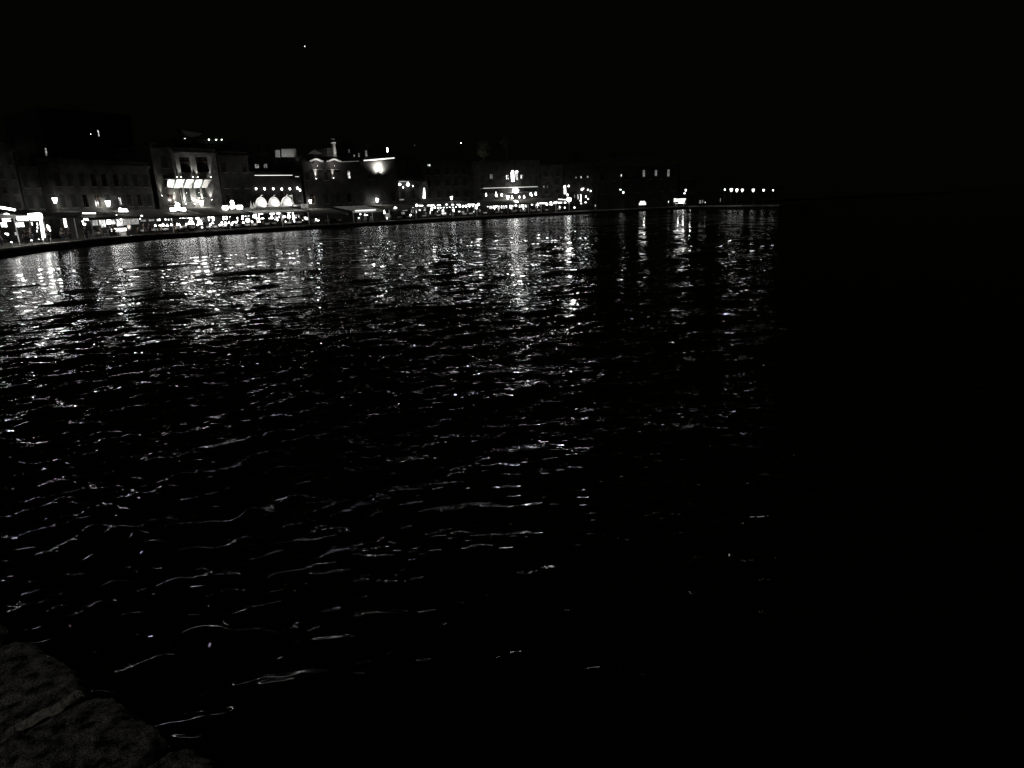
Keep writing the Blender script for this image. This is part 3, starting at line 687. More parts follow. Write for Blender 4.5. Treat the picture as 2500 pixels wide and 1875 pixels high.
def chimney():
    fr = Frame(*ZL(815, 490), *ZL(855, 490), 14)
    zt = fr.loc(*ZL(830, 165))[1]; zb = B8.h; 
    o = thing("chimney_stack", "tall lit square chimney with a white cap above the mansion roof", "chimney", fr.world(fr.w / 2, 0, 0), fr.ang)
    MB().box(-.24, .24, -.24, .24, zb - .5, zt).build("shaft", 'pale', o)
    MB().box(-.42, .42, -.42, .42, zt, zt + .12).build("cap", 'white', o); m = MB()
    for x in (-.2, .2):
        for y in (-.2, .2): m.box(x - .04, x + .04, y - .04, y + .04, zt + .12, zt + .7)
    m.build("vent_posts", 'metal', o); MB().box(-.28, .28, -.28, .28, zt + .7, zt + .78).build("top_plate", 'white', o)
    L = thing("roof_uplight", "uplight at the foot of the tall chimney", "lamp", fr.world(fr.w / 2, -1.0, zb + .2), fr.ang)
    MB().lathe([(.1, -.2), (.1, .15)], 10).build("housing", 'metal', L); MB().lathe([(.085, .153), (.03, .2)], 10).build("lens", 'lamp', L)
    spot_light("beam", (0, 0, .25), (0, .9, 4), 900, 50, L); point_light("spill", (-1.2, -.1, 1.1), 130, L)
    L = thing("roof_lamp", "bright slim lamp standing on the right end of the mansion roof", "lamp", Frame(*ZL(1925, 380), *ZL(1990, 380), 13).world(0, 0, B8.h), fr.ang)
    a, z1 = Frame(*ZL(1925, 380), *ZL(1990, 380), 13).loc(*ZL(1925, 260)); z1 -= B8.h
    MB().rod((0, 0, 0), (0, 0, z1 - .9), .04).build("post", 'metal', L); MB().lathe([(.12, z1 - .9), (.16, z1 - .1), (.05, z1)], 10).build("lantern_glass", 'soft', L)
    # parasol and cable on the left of the roof
    fp = Frame(*ZL(330, 390), *ZL(500, 390), 13); x, z = fp.loc(*ZL(415, 395)); o = thing("roof_parasol", "dim open parasol on the left of the mansion roof", "parasol", fp.world(x, 0, 0), fp.ang)
    MB().rod((0, 0, B8.h), (0, 0, z + .9), .03).build("pole", 'metal', o); MB().lathe([(1.5, z - .02), (1.5, z + .02), (.7, z + .5), (.04, z + .85)], 8).build("canopy", 'white', o)
    point_light("spill", (0.5, -1.2, z - .9), 3, o)
chimney()
def hotel():
    fr = B11; r = fr.root
    D = 1.6; x0, z = fr.loc(*ZI(215, 712), -D); x1, z1 = fr.loc(*ZI(1815, 690), -D)
    MB().box(x0, x1, -D, -.003, z - 1.25, z - 1.08).build("balcony", 'pale', r)
    m = MB(); m.box(x0, x1, -D, -D + .07, z - .05, z + .03); m.box(x0, x0 + .07, -D + .07, -.05, z - .05, z + .03); m.build("handrail", 'white', r)
    m = MB()
    for i in range(int((x1 - x0) / .16)): m.box(x0 + i * .16, x0 + i * .16 + .02, -D + .02, -D + .04, z - 1.08, z - .05)
    m.build("balusters", 'metal', r)
    L = thing("balcony_tube_light", "long thin tube light along the hotel balcony handrail", "lamp", fr.world(0, -D - .03, z + .05), fr.ang)
    MB().rod((x0 + .2, 0, 0), (x1 - .1, 0, 0), .03).build("tube", 'tubed', L)
    for (a, b, rr, lab) in ((1090, 245, 52, "left"), (1205, 240, 42, "right")):
        x, zz = fr.loc(*ZI(a, b)); R = rr / 11.85 * hit(*ZI(a, b), 11)[2] / FPX
        m = MB(); vs = [(x, -.04, zz)] + [(x + math.cos(t) * R, -.04, zz + math.sin(t) * R) for t in [PI * k / 12 for k in range(13)]]
        m.add(vs, [(0, i, i + 1) for i in range(1, 13)]); m.build("arched_fanlight", 'hot', r)
        m = MB()
        for k in range(12):
            t, u = PI * k / 12, PI * (k + 1) / 12
            m.rod((x + math.cos(t) * (R + .06), -.05, zz + math.sin(t) * (R + .06)), (x + math.cos(u) * (R + .06), -.05, zz + math.sin(u) * (R + .06)), .06, .06, 5)
        m.build("arch_moulding", 'pale', r)
hotel()

# ------------------------------------------------------------------ lanterns, lamps, signs and other lit things, read off the photograph
def lantern(px, py, size, sb, label, group="wall lanterns along the waterfront", wall=None, mat='lamp', glowW=26):
    p, ang, t = hit(px, py, sb); s = size * t / FPX
    L = thing("wall_lantern", label, "lantern", p, ang, group)
    MB().lathe([(.16 * s, -.52 * s), (.36 * s, .18 * s), (.30 * s, .22 * s)], 6).build("lantern_glass", mat, L)
    MB().lathe([(.42 * s, .225 * s), (.30 * s, .34 * s), (.10 * s, .46 * s), (.03 * s, .58 * s)], 6).build("cap", 'metal', L)
    m = MB()
    for k in range(6):
        a = 2 * PI * k / 6; m.rod((math.cos(a) * .165 * s, math.sin(a) * .165 * s, -.53 * s), (math.cos(a) * .375 * s, math.sin(a) * .375 * s, .2 * s), .012 * s, .012 * s, 4)
    m.build("cage", 'metal', L)
    if glowW: point_light("light", (0, .42 * s + .1, 0), glowW, L, .08)
    bk = 11 - sb if wall is None else wall
    MB().tube([(0, 0, .56 * s), (0, .2, .75 * s), (0, max(.4, bk - .02), .72 * s)], .025).build("bracket", 'metal', L)
    return L
for px, py, sz, lb in [(133.5, 487, 13.5, "large wall lantern furthest left, above the shuttered shops"), (263, 494.5, 14.5, "large tilted-looking wall lantern left of the small lit window strip"),
        (491.5, 494.5, 12.5, "wall lantern under the glowing balcony"), (757.5, 491, 10, "wall lantern at the left corner of the mansion"),
        (920.5, 487, 10.5, "wall lantern in front of the mansion's dark ground floor"), (1102.5, 482, 9, "wall lantern above the row of round bulbs"),
        (1240, 480, 9, "lantern under the hotel balcony left of its centre")]:
    lantern(px, py, sz, 9.7, lb, wall=1.3)

ORD = ["first", "second", "third", "fourth", "fifth", "sixth", "seventh", "eighth", "ninth", "tenth", "eleventh", "twelfth", "thirteenth", "fourteenth", "fifteenth", "sixteenth", "seventeenth", "eighteenth", "nineteenth", "twentieth",
       "twenty-first", "twenty-second", "twenty-third", "twenty-fourth", "twenty-fifth", "twenty-sixth"]
groups = {}
def note(o, px, what, where): groups.setdefault((what, where), []).append((px, o)); return o
def pendant(px, py, w_, h, sb, where, top=None, mat='bulb', what="small conical hanging lamp"):
    p, ang, t = hit(px, py, sb); k = t / FPX; W, H = w_ * k / 2, h * k
    L = thing("pendant_lamp", "", "lamp", p, ang)
    MB().lathe([(W, -H / 2), (W * .85, -H * .1), (W * .25, H / 2)], 12).build("lamp_shade", mat, L)
    MB().rod((0, 0, H / 2), (0, 0, (top or 1.3)), .01, .01, 4).build("cord", 'metal', L)
    return note(L, px, what, where)
def globe(px, py, d, sb, where, what="round glowing globe lamp", mat='bulb', cord=.9, hz=1.0):
    p, ang, t = hit(px, py, sb); R = d * t / FPX / 2
    L = thing("globe_lamp", "", "lamp", p, ang); MB().ball((0, 0, 0), R, 12, hz).build("globe", mat, L, True)
    MB().lathe([(R * .35, R * hz * .98), (R * .3, R * hz * 1.25)], 8).build("collar", 'metal', L)
    if cord: MB().rod((0, 0, R * 1.2), (0, 0, R * 1.2 + cord), .01, .01, 4).build("cord", 'metal', L)
    return note(L, px, what, where)
def panel(px, py, w_, h, sb, where, what="glowing light box", mat='win', name="light_box", frame='metal', base=None):  # glowing pane stands in for each bright patch of lit interior
    """a framed lit pane (window, curtain, fridge or display) standing on its own"""
    p, ang, t = hit(px, py, sb); k = t / FPX; W, H = w_ * k / 2, h * k / 2
    L = thing(name, "", "light box", p, ang); f = .04
    MB().box(-W, W, 0, .03, -H, H).build("pane", mat, L)
    m = MB(); m.box(-W - f, -W - .003, -.03, .05, -H - f, H + f); m.box(W + .003, W + f, -.03, .05, -H - f, H + f)
    m.box(-W, W, -.03, .05, H + .003, H + f); m.box(-W, W, -.03, .05, -H - f, -H - .003)
    zf = QZ - p.z
    if base and zf < -H - f - .05: m.box(-W, -W + .06, 0, .05, zf, -H - f - .003); m.box(W - .06, W, 0, .05, zf, -H - f - .003)
    m.build("frame", frame, L)
    return note(L, px, what, where)
def bar(px, py, w_, h, sb, where, what="thin bright tube light", mat='tube', slope=0.0):
    p0, ang, t = hit(px - w_ / 2, py + slope * w_ / 2, sb); p1, _, _ = hit(px + w_ / 2, py - slope * w_ / 2, sb); R = max(.03, h * t / FPX / 2)
    L = thing("tube_light", "", "lamp", p0, 0); e = p1 - p0
    MB().rod((0, 0, 0), e, R, R, 8).build("tube", mat, L)
    n = Vector((-e.y, e.x, 0)).normalized(); MB().rod(n * (R * 1.3), e + n * (R * 1.3), R * .7, R * .7, 6).build("housing", 'metal', L)
    return note(L, px, what, where)

bar(*ZL(1750, 500), 74, 2.6, 10.6, "on the right part of the mansion roofline", "long bright cornice strip", 'corn', slope=.085)  # floodlit cornice: these glowing strips carry the light that falls on it
bar(*ZL(1130, 548), 46, .8, 10.6, "on the middle part of the mansion roofline", "dim thin cornice strip", 'signd', slope=.05)
# awnings: name, px0, px1, py of the eave, distance of the eave inland, depth, rise, material
def awning(px0, px1, py0, py1, sb, dep, rise, label, mat='canvas', posts=(), val=.35, light=None, nlit=0, postmat='steel', lightw=60):
    fr = Frame(px0, py0, px1, py1, sb); z = (fr.loc(px0, py0)[1] + fr.loc(px1, py1)[1]) / 2; fr.h = z
    root = thing("awning", label, "awning", fr.o, fr.ang); W = fr.w
    m = MB(); n = max(4, int(W / 1.2)); 
    for i in range(n):                                     # slightly sagging bays between the ribs
        a, b = W * i / n, W * (i + 1) / n; c = (a + b) / 2
        for (u, v, s0, s1) in ((a, c, 0, .06), (c, b, .06, 0)):
            m.quad((u, 0, z - s0 * .2), (v, 0, z - s1 * .2), (v, dep, z + rise - s1), (u, dep, z + rise - s0))
            m.quad((u, .02, z - .05 - s0 * .2), (u, dep, z + rise - .05 - s0), (v, dep, z + rise - .05 - s1), (v, .02, z - .05 - s1 * .2))
    m.build("canopy", mat, root)
    m = MB(); k = max(6, int(W / .5))
    for i in range(k):
        a, b = W * i / k, W * (i + 1) / k; c = (a + b) / 2
        m.add([(a, -.01, z - .01), (b, -.01, z - .01), (b, -.01, z - val * .8), (c, -.01, z - val), (a, -.01, z - val * .8)], [(0, 1, 2, 3, 4)])
        m.add([(a, .012, z - .01), (a, .012, z - val * .8), (c, .012, z - val), (b, .012, z - val * .8), (b, .012, z - .01)], [(0, 1, 2, 3, 4)])
    m.build("valance", mat, root)
    for px in posts:
        x, _ = fr.loc(px, (py0 + py1) / 2 + 8, .12); MB().box(x - .05, x + .05, .08, .18, 0, z - .01).build("post", postmat, root)
    fr.root = root; fr.z = z
    for i in range(nlit):
        x = W * (i + .5) / nlit
        L = thing("ceiling_lamp", "", "lamp", fr.world(x, dep * .2, z + rise * .2 - .3), fr.ang)
        MB().lathe([(.10, 0), (.10, .1), (.04, .2)], 10).build("lamp_body", 'metal', L); MB().lathe([(.09, -.003), (.085, -.03), (.02, -.05)], 10).build("bulb", 'bulb', L)
        point_light("light", (0, 0, -.12), lightw, L); note(L, px0 + (px1 - px0) * (i + .5) / nlit, "small lamp fixed under", label)
    return fr
AW = {}
AW['a'] = awning(-60, 40, 521, 527, 3.0, 7, .7, "lit awning at the left edge of the photo", 'white', posts=(-30, 34), nlit=3, lightw=30)
AW['b'] = awning(42, 101, 533, 531, 3.2, 7, .4, "flat canopy of the bright glazed left kiosk", 'white', posts=(), nlit=2, lightw=30)
AW['c'] = awning(106, 213, 530, 524, 3.5, 6.5, 1.0, "dark awning over the shuttered shops left", 'canvas', posts=(181,), nlit=2, lightw=12)
AW['d'] = awning(214, 342, 531, 529, 2.6, 7.5, 1.1, "dark awning with a white sign box on top", 'canvas', posts=(222,), nlit=5, lightw=9)
AW['e'] = awning(343, 500, 531, 526, 2.4, 7.5, 1.3, "long dark awning with the swan-shaped sign on top", 'canvas', posts=(420, 498), nlit=3, lightw=5)
AW['f'] = awning(502, 612, 526, 521, 2.4, 7.5, 1.5, "dark awning with three glowing blobs on top", 'canvas', posts=(560,), nlit=2, lightw=5)
AW['g'] = awning(622, 752, 518, 516, 2.2, 7.5, 1.0, "pale awning carrying three white shells", 'white', posts=(753, 688), nlit=4, lightw=8, val=.2)
AW['h'] = awning(757, 848, 523, 519, 3.0, 7.0, 1.1, "dark unlit awning right of the three shells", 'canvas', posts=(800,), nlit=0)
AW['i'] = awning(860, 936, 515, 511, 2.2, 7.0, 1.0, "awning with a bright valance on two white posts", 'white', posts=(862, 909, 951), nlit=1, lightw=8, val=.45)
AW['j'] = awning(940, 1036, 513, 505, 2.6, 7.0, 1.0, "dark awning beside the row of round bulbs", 'canvas', posts=(1015,), nlit=2, lightw=6)
AW['k'] = awning(1038, 1166, 504, 500, 2.6, 7.0, 1.0, "long awning edged by a row of round bulbs", 'canvas', posts=(1104, 1164), nlit=3, lightw=7)
AW['l'] = awning(1184, 1312, 499, 496, 2.4, 8.0, 1.1, "dark awning of the restaurant with bright curtains", 'canvas', posts=(1240, 1290), nlit=3, lightw=7)
AW['m'] = awning(1314, 1384, 496.5, 493, 2.6, 7.0, 1.2, "thin edged awning right of the bright curtains", 'canvas', posts=(1321, 1357), nlit=2, lightw=5)

# --- the waterfront carries on past the left edge of the picture; the water there mirrors it
building("apartment_building", "block of flats just beyond the left edge of the photo", -420, -95, (330, 345), 13, 12, 'plaster', grid=(9, 3, 4, 'shut'))
AW['z'] = awning(-400, -66, 560, 532, 2.6, 7, .8, "awning just beyond the left edge of the photo", 'white', posts=(-380, -300, -220, -140, -70), nlit=5, lightw=25)
W_Z = "in the restaurant beyond the left edge"
rz_ = random.Random(21)
for i in range(15):
    px = -395 + i * 23 + rz_.uniform(-5, 5); py = 575 - (px + 400) * .085 + rz_.uniform(-6, 8)
    pendant(px, py, 7, 8, 3.4, W_Z, .6, 'soft', "large glowing bell lamp")
for i in range(9):
    px = -385 + i * 38; panel(px, 572 - (px + 400) * .085, 24, 12, 7.2, W_Z, "bright shelf display", 'signm')
for i in range(4):
    px = -350 + i * 80; lantern(px, 505, 15, 9.7, "%s wall lantern beyond the left edge of the photo" % ORD[i], wall=3)
# --- left edge restaurant (zoom A)
W_A = "in the restaurant at the left edge"
bar(*ZA(200, 345), 37, 4.2, 2.8, W_A, "thick slanting bright tube light", 'tube', slope=-.17)  # glowing bar stands in for the lit edge of the awning
globe(*ZA(200, 580), 13, 6, W_A, "large glaring ceiling globe", 'soft', .5)
panel(*ZA(150, 655), 25, 9, 7.5, W_A, "glaring lit ceiling panel", 'hot')
panel(*ZA(110, 815), 22, 8, 7.0, W_A, "bright shelf display", 'hot', name="light_box"); panel(*ZA(560, 815), 38, 7.5, 7.4, W_A, "bright shelf display", 'hot', name="light_box")
panel(*ZA(470, 735), 12, 3, 7.2, W_A, "dim shelf display", 'dimw')
for a, b, c, d in [(1075, 800, 50, 60), (920, 785, 60, 60), (1080, 900, 50, 50), (1070, 1000, 60, 45), (1120, 1230, 60, 25), (880, 860, 60, 60)]:
    panel(*ZA(a, b), c / 11.85, d / 11.85, 6.5, "behind the two figures at the left kiosk", "small lit bottle display", 'hot')
for a, b, d in [(220, 1088, 45), (160, 1072, 26)]: globe(*ZA(a, b), d / 11.85, 3.5, W_A, "tiny table lamp", 'bulb', 0)
panel(*ZA(460, 1075), 9, 5, 4, W_A, "low lit table display", 'win'); panel(*ZA(875, 1040), 6.5, 3.8, 2.2, "in front of the two dark figures at the left kiosk", "small lit menu box", 'hot', base=True)
panel(*ZA(1280, 930), 8.5, 28, 3.4, "beside the left kiosk's bright post", "dim tall lit display", 'dimw', base=True); MAT
for a, b, d in [(1400, 885, 60), (1425, 975, 60), (1370, 840, 34)]: globe(*ZA(a, b), d / 11.85, 3.2, "beside the left kiosk's tall display", "small round garden lamp", 'signm', 0)
def kiosk_sign():
    fr = Frame(*ZA(490, 620), *ZA(1190, 570), 3.0); L = thing("lit_sign", "big white lit fascia of the left kiosk curving down into a bright post", "sign", fr.o, fr.ang)
    x0, z0 = fr.loc(*ZA(495, 668)); _, z1 = fr.loc(*ZA(495, 572)); x1, _ = fr.loc(*ZA(830, 600)); m = MB(); m.box(0, x1, -.15, .05, z0, z1)
    xa, za = fr.loc(*ZA(830, 470)); xb, _ = fr.loc(*ZA(1090, 470)); xc, zc = fr.loc(*ZA(1190, 560)); xd, zd = fr.loc(*ZA(1190, 690)); xe, _ = fr.loc(*ZA(1090, 668))
    poly = [(x1 + .003, z0), (xe, z0), (xd, zd), (xc, zc), (xc - (xc - xb) * .25, za - (za - zc) * .22), (xb, za), (x1 + .003, za - .1)]
    n = len(poly); m.add([(x, -.15, z) for x, z in poly] + [(x, .05, z) for x, z in poly], [tuple(range(n)), tuple(range(n, 2 * n))[::-1]] + [(i, (i + 1) % n, n + (i + 1) % n, n + i) for i in range(n)])
    m.build("sign_face", 'signm', L)
    a = fr.loc(*ZA(1165, 690)); b = fr.loc(*ZA(1250, 1185)); MB().rod((a[0], -.05, a[1]), (b[0], -.05, max(b[1], .0)), .13, .17, 8).build("lit_post", 'signm', L)
    for q in ((780, 560),): 
        a = fr.loc(*ZA(760, 600)); b = fr.loc(*ZA(830, 900)); MB().rod((a[0], -.24, a[1]), (b[0], -.24, b[1]), .07, .07, 6).build("dark_post", 'metal', L)
kiosk_sign()
for i, (a, b, e) in enumerate([(330, 1385, 70), (910, 1330, 45), (1240, 1290, 110), (1420, 1225, 45)]):  # low lamps added to make the bright patches on the quay floor
    p, ang, t = hit(*ZA(a, b - 60), 1.6 if i < 2 else 2.2); p.z = QZ
    L = thing("bollard_light", ["low bollard light at the quay edge, furthest left", "low bollard light at the feet of the two dark figures", "low bollard light at the foot of the bright kiosk post", "low bollard light just right of the bright kiosk post"][i], "lamp", p, ang, "low bollard lights on the quay")
    MB().lathe([(.07, 0), (.07, .38), (.09, .42)], 10).build("post", 'metal', L); MB().lathe([(.075, .423), (.075, .47)], 10).build("lens", 'bulb', L); MB().lathe([(.1, .473), (.09, .52), (.02, .54)], 10).build("cap", 'metal', L)
    point_light("light", (0, -.25, .5), e, L)
LW = Frame(29, 352, 116, 352, 13)
uplit(LW, *ZA(690, 440), 300, "uplight on the corner wall above the left kiosk", 36, .18)
# --- shops under the dark awning (zoom B)
W_B = "under the dark awning of the shuttered shops"
for k in range(7): bar(*ZB(205 + k * 7, 885 + k * 37), 5, 1.4, 8, "on the louvred door left of the shops", "short lit louvre", 'signm')
bar(*ZB(920, 720), 31, 1.5, 3.2, W_B, "long thin bright tube light along the fascia", 'tube')
bar(*ZB(890, 880), 12, 1.4, 8, W_B, "thin lit shelf strip", 'signm'); bar(*ZB(890, 915), 14, 1.4, 8, W_B, "thin lit shelf strip", 'signm'); bar(*ZB(775, 1020), 7, 1.6, 8, W_B, "thin lit shelf strip", 'signm'); bar(*ZB(785, 1052), 5, 1.2, 8, W_B, "thin lit shelf strip", 'signm')
globe(*ZB(735, 955), 3, 7, W_B, "tiny round lamp", 'bulb', .4)
W_D = "under the awning with the white sign box"
for a, b, c, d, mt in [(1090, 990, 140, 130, 'dimw'), (1300, 990, 150, 130, 'win'), (1335, 1075, 120, 80, 'win'), (1620, 970, 90, 100, 'win'), (1810, 990, 180, 160, 'win'), (2010, 950, 200, 180, 'dimw')]:
    panel(*ZB(a, b), c / 11.85, d / 11.85, 7.5, W_D, "lit shop window panel", mt)
pendant(*ZB(1485, 940), 9, 12, 4.5, W_D, .9, 'soft', "large glowing bell lamp"); pendant(*ZB(1720, 825), 9, 8, 4, W_D, .5, 'soft', "large glowing bell lamp"); pendant(*ZB(1835, 825), 7, 7, 4, W_D, .5, 'soft', "large glowing bell lamp")
globe(*ZB(1540, 815), 2.4, 4, W_D, "tiny round lamp", 'bulb', .4)
def counter():
    fr = Frame(*ZB(1670, 1300), *ZB(2010, 1300), 2.0); _, zt = fr.loc(*ZB(1840, 1150)); zt = max(zt, 1.05)
    o = thing("serving_counter", "bright white serving counter at the quay edge beside a person in white", "counter", fr.o, fr.ang)
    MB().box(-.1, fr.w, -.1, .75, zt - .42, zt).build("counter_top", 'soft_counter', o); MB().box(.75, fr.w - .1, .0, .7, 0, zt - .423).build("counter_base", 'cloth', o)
    p = thing("counter_lamp", "lamp over the bright white serving counter", "lamp", fr.world(fr.w / 2, -.6, zt + 1.3), fr.ang)
    MB().lathe([(.2, 0), (.06, .2)], 12).build("lamp_shade", 'metal', p); MB().ball((0, 0, -.02), .06).build("bulb", 'bulb', p); point_light("light", (0, -.1, -.15), 260, p)
counter()
def sign_box(pts, z, sb, label, mat='signm', thick=.2, name="lit_sign"):
    """an outline read off the photo, built as a real box sign"""
    c = [z(*q) for q in pts]; cx = sum(q[0] for q in c) / len(c); cy = sum(q[1] for q in c) / len(c)
    fr = Frame(min(q[0] for q in c), cy, max(q[0] for q in c), cy, sb); P = [fr.loc(*q) for q in c]
    L = thing(name, label, "sign", fr.o, fr.ang); n = len(P)
    if sum(P[i][0] * P[(i + 1) % n][1] - P[(i + 1) % n][0] * P[i][1] for i in range(n)) < 0: P = P[::-1]
    MB().add([(x, -thick, z_) for x, z_ in P] + [(x, 0, z_) for x, z_ in P], [tuple(range(n)), tuple(range(n, 2 * n))[::-1]] + [(i, n + i, n + (i + 1) % n, (i + 1) % n) for i in range(n)]).build("sign_face", mat, L)
    return L, fr, P
def legs(L, fr, P, down):
    xs = [p[0] for p in P]; zb = min(p[1] for p in P)
    for f in (.25, .75):
        x = min(xs) + (max(xs) - min(xs)) * f; MB().box(x - .03, x + .03, .01, .07, zb - down, zb + .1).build("bracket", 'metal', L)
q = sign_box([(1770, 675), (1775, 590), (1800, 555), (1830, 590), (1980, 592), (2025, 675)], ZB, 5, "white trapezoid sign box on the awning below the lit window strip"); legs(*q, .5)
q = sign_box([(1410, 340), (1530, 330), (1540, 400), (1600, 425), (1500, 450), (1425, 440)], ZC, 5, "left white panel of the swan-shaped sign on the long dark awning"); legs(*q, .5)
q = sign_box([(1690, 335), (1840, 330), (1875, 400), (1850, 440), (1750, 425), (1640, 405)], ZC, 5, "right white panel of the swan-shaped sign on the long dark awning"); legs(*q, .5)
q = sign_box([(1590, 205), (1640, 185), (1690, 240), (1660, 290), (1720, 335), (1620, 415), (1560, 390), (1590, 330), (1560, 280)], ZC, 4.6, "curved neck-shaped middle of the swan-shaped sign on the long dark awning"); legs(*q, .8)
q = sign_box([(1120, 160), (1160, 115), (1200, 125), (1230, 190), (1235, 250), (1275, 285), (1240, 360), (1160, 375), (1120, 340), (1115, 290), (1150, 240), (1140, 190)], ZD, 4.6, "tall lumpy glowing figure sign between two round ones"); legs(*q, .6)
q = sign_box([(890, 300), (910, 272), (1020, 272), (1055, 300), (1055, 370), (1020, 400), (920, 395), (885, 350)], ZD, 5, "left of the two round-cornered glowing signs on the dark awning"); legs(*q, .5)
q = sign_box([(1315, 285), (1340, 260), (1465, 262), (1490, 290), (1480, 375), (1340, 378), (1315, 340)], ZD, 5, "right of the two round-cornered glowing signs on the dark awning"); legs(*q, .5)
for L_, x, y, e in (("white trapezoid sign", 1890, 700, 5), ):
    pass
# --- long dark awning (zoom C)
W_C = "under the long awning with the swan-shaped sign"
pendant(*ZC(570, 620), 10, 8, 4, W_C, .6, 'soft', "large glowing bell lamp"); bar(*ZC(790, 622), 18, 2, 4, W_C, "thin bright tube light"); panel(*ZC(850, 675), 13, 8, 7.5, W_C, "glowing light box", 'dimw')
panel(*ZC(600, 680), 12, 9, 8, W_C, "glowing light box", 'dimw'); panel(*ZC(300, 730), 26, 14, 8, W_C, "glowing light box", 'dimw')
panel(*ZC(1070, 668), 7.5, 7.5, 7.5, W_C, "glowing light box", 'hot'); panel(*ZC(1272, 655), 3, 7.5, 7.5, W_C, "glowing light box", 'hot'); panel(*ZC(1370, 662), 5, 7.5, 7.5, W_C, "glowing light box", 'win'); panel(*ZC(1465, 660), 3.5, 8, 7.5, W_C, "glowing light box", 'hot')
bar(*ZC(1780, 635), 14, 2.6, 4, W_C, "thin bright tube light"); bar(*ZC(1945, 635), 6, 1.8, 4, W_C, "thin bright tube light"); globe(*ZC(2030, 650), 6, 3.5, W_C, cord=.3)
for a, b, d in [(970, 860, 50), (1090, 862, 22), (1137, 855, 38), (1205, 842, 66), (1325, 858, 58), (1450, 845, 48), (1500, 825, 22), (1630, 825, 50), (1690, 835, 46), (1905, 828, 46), (2003, 757, 52), (2080, 755, 52)]:
    pendant(*ZC(a, b), d / 12.29 * .95, d / 12.29 * .95, 3.2, W_C, 1.1)
bar(*ZC(2040, 812), 15, 2.6, 3.5, W_C, "thin bright tube light"); panel(*ZC(1775, 915), 11, 4, 3.6, W_C, "low lit menu board", 'win', base=True); panel(*ZC(1890, 885), 7, 5, 4.6, W_C, "low lit menu board", 'dimw', base=True)
# --- zoom D
W_Dd = "under the awning with three glowing signs"
globe(*ZD(150, 650), 6.4, 3.5, W_C, cord=.3); pendant(*ZD(215, 765), 10.5, 10.5, 3, W_C, .9, 'soft', "large glowing bell lamp"); panel(*ZD(272, 690), 3.5, 6, 6, W_C, "glowing light box", 'dimw')
globe(*ZD(145, 852), 2.8, 3, W_C, cord=0, what="tiny table lamp"); globe(*ZD(287, 925), 4.5, 2.2, W_C, mat='tubed', cord=0, what="dim low globe lamp near the quay edge")
bar(*ZD(540, 612), 14, 3.2, 4, W_Dd, "thin bright tube light"); panel(*ZD(615, 655), 5.5, 9, 5, W_Dd, "glowing light box", 'hot'); panel(*ZD(490, 700), 4, 5, 6, W_Dd, "glowing light box", 'win')
pendant(*ZD(530, 840), 3.6, 3.6, 3, W_Dd, 1.2); pendant(*ZD(603, 785), 5, 3.4, 3, W_Dd, 1.0)
for a, b, d in [(932, 608, 42), (1025, 605, 42), (1105, 558, 38), (1120, 605, 22), (930, 680, 42), (1020, 670, 46), (880, 775, 42), (990, 782, 44), (1105, 778, 40), (1212, 778, 46), (1272, 757, 26), (1312, 770, 46), (820, 852, 44), (890, 828, 40), (985, 845, 38), (1175, 835, 42), (1040, 808, 20), (1343, 636, 36)]:
    globe(*ZD(a, b), d / 12.29 * (1 if b < 600 or b > 700 else .85), 3.0 if b > 740 else 6.0, W_Dd, cord=.5, what="small round bulb", mat='bulb' if not (660 < b < 690) else 'tube')
pendant(*ZD(1505, 580), 5, 4, 3.5, W_Dd, .5); pendant(*ZD(1500, 655), 3.4, 4.6, 3.5, W_Dd, .8); panel(*ZD(1352, 695), 3, 6.5, 6, W_Dd, "glowing light box", 'win'); panel(*ZD(1640, 565), 12, 4.5, 7, W_Dd, "glowing light box", 'win')
pendant(*ZD(1530, 773), 3.6, 3.6, 3, W_Dd, 1.2); globe(*ZD(1657, 712), 8.6, 3, W_Dd, cord=.8, mat='soft', what="large round lamp"); globe(*ZD(1787, 757), 3.7, 3, W_Dd, cord=.8, what="small round bulb")
# --- zoom D/E under the shells
W_E = "under the awning with three white shells"
pendant(*ZD(1850, 580), 7, 7, 4, W_E, .4, 'soft', "large glowing bell lamp")
for a, b, c, d in [(1915, 610, 1, 13), (1910, 645, 6, 2), (1995, 620, 2, 13), (2085, 655, 10, 1.6)]: panel(*ZD(a, b), c, d, 4.5, W_E, "slim lit frame", 'signm')
for a, b, d in [(2042, 758, 40), (1962, 750, 32)]: globe(*ZD(a, b), d / 12.29, 3, W_E, cord=.8, what="small round bulb")
for a, b, c, d in [(450, 745, 125, 62), (790, 748, 125, 70), (975, 738, 110, 70)]: globe(*ZE(a, b), c / 12.29, 3.2, W_E, "wide flattened glowing lamp", 'soft', .3, hz=d / c)
panel(*ZE(585, 720), 6, 2.4, 6, W_E, "glowing light box", 'win'); pendant(*ZE(778, 862), 5.4, 7, 3, W_E, .7, 'soft', "large glowing bell lamp"); pendant(*ZE(711, 895), 2.8, 3.6, 3, W_E, .9)
for a, b, c, d, mt in [(900, 858, 60, 70, 'win'), (945, 905, 26, 120, 'hot'), (1000, 850, 40, 60, 'win'), (885, 930, 50, 40, 'win'), (1130, 850, 110, 50, 'hot'), (1105, 920, 60, 60, 'win'), (1080, 800, 80, 30, 'dimw'), (1415, 770, 40, 90, 'hot'), (1430, 875, 55, 90, 'hot'), (1500, 805, 80, 15, 'win'), (1590, 830, 28, 70, 'win'), (1500, 870, 45, 40, 'win'), (1615, 850, 14, 80, 'dimw'), (1450, 925, 30, 40, 'win'), (1310, 930, 30, 60, 'dimw')]:
    panel(*ZE(a, b), c / 12.29, d / 12.29, 6.5, W_E, "glowing light box", mt)
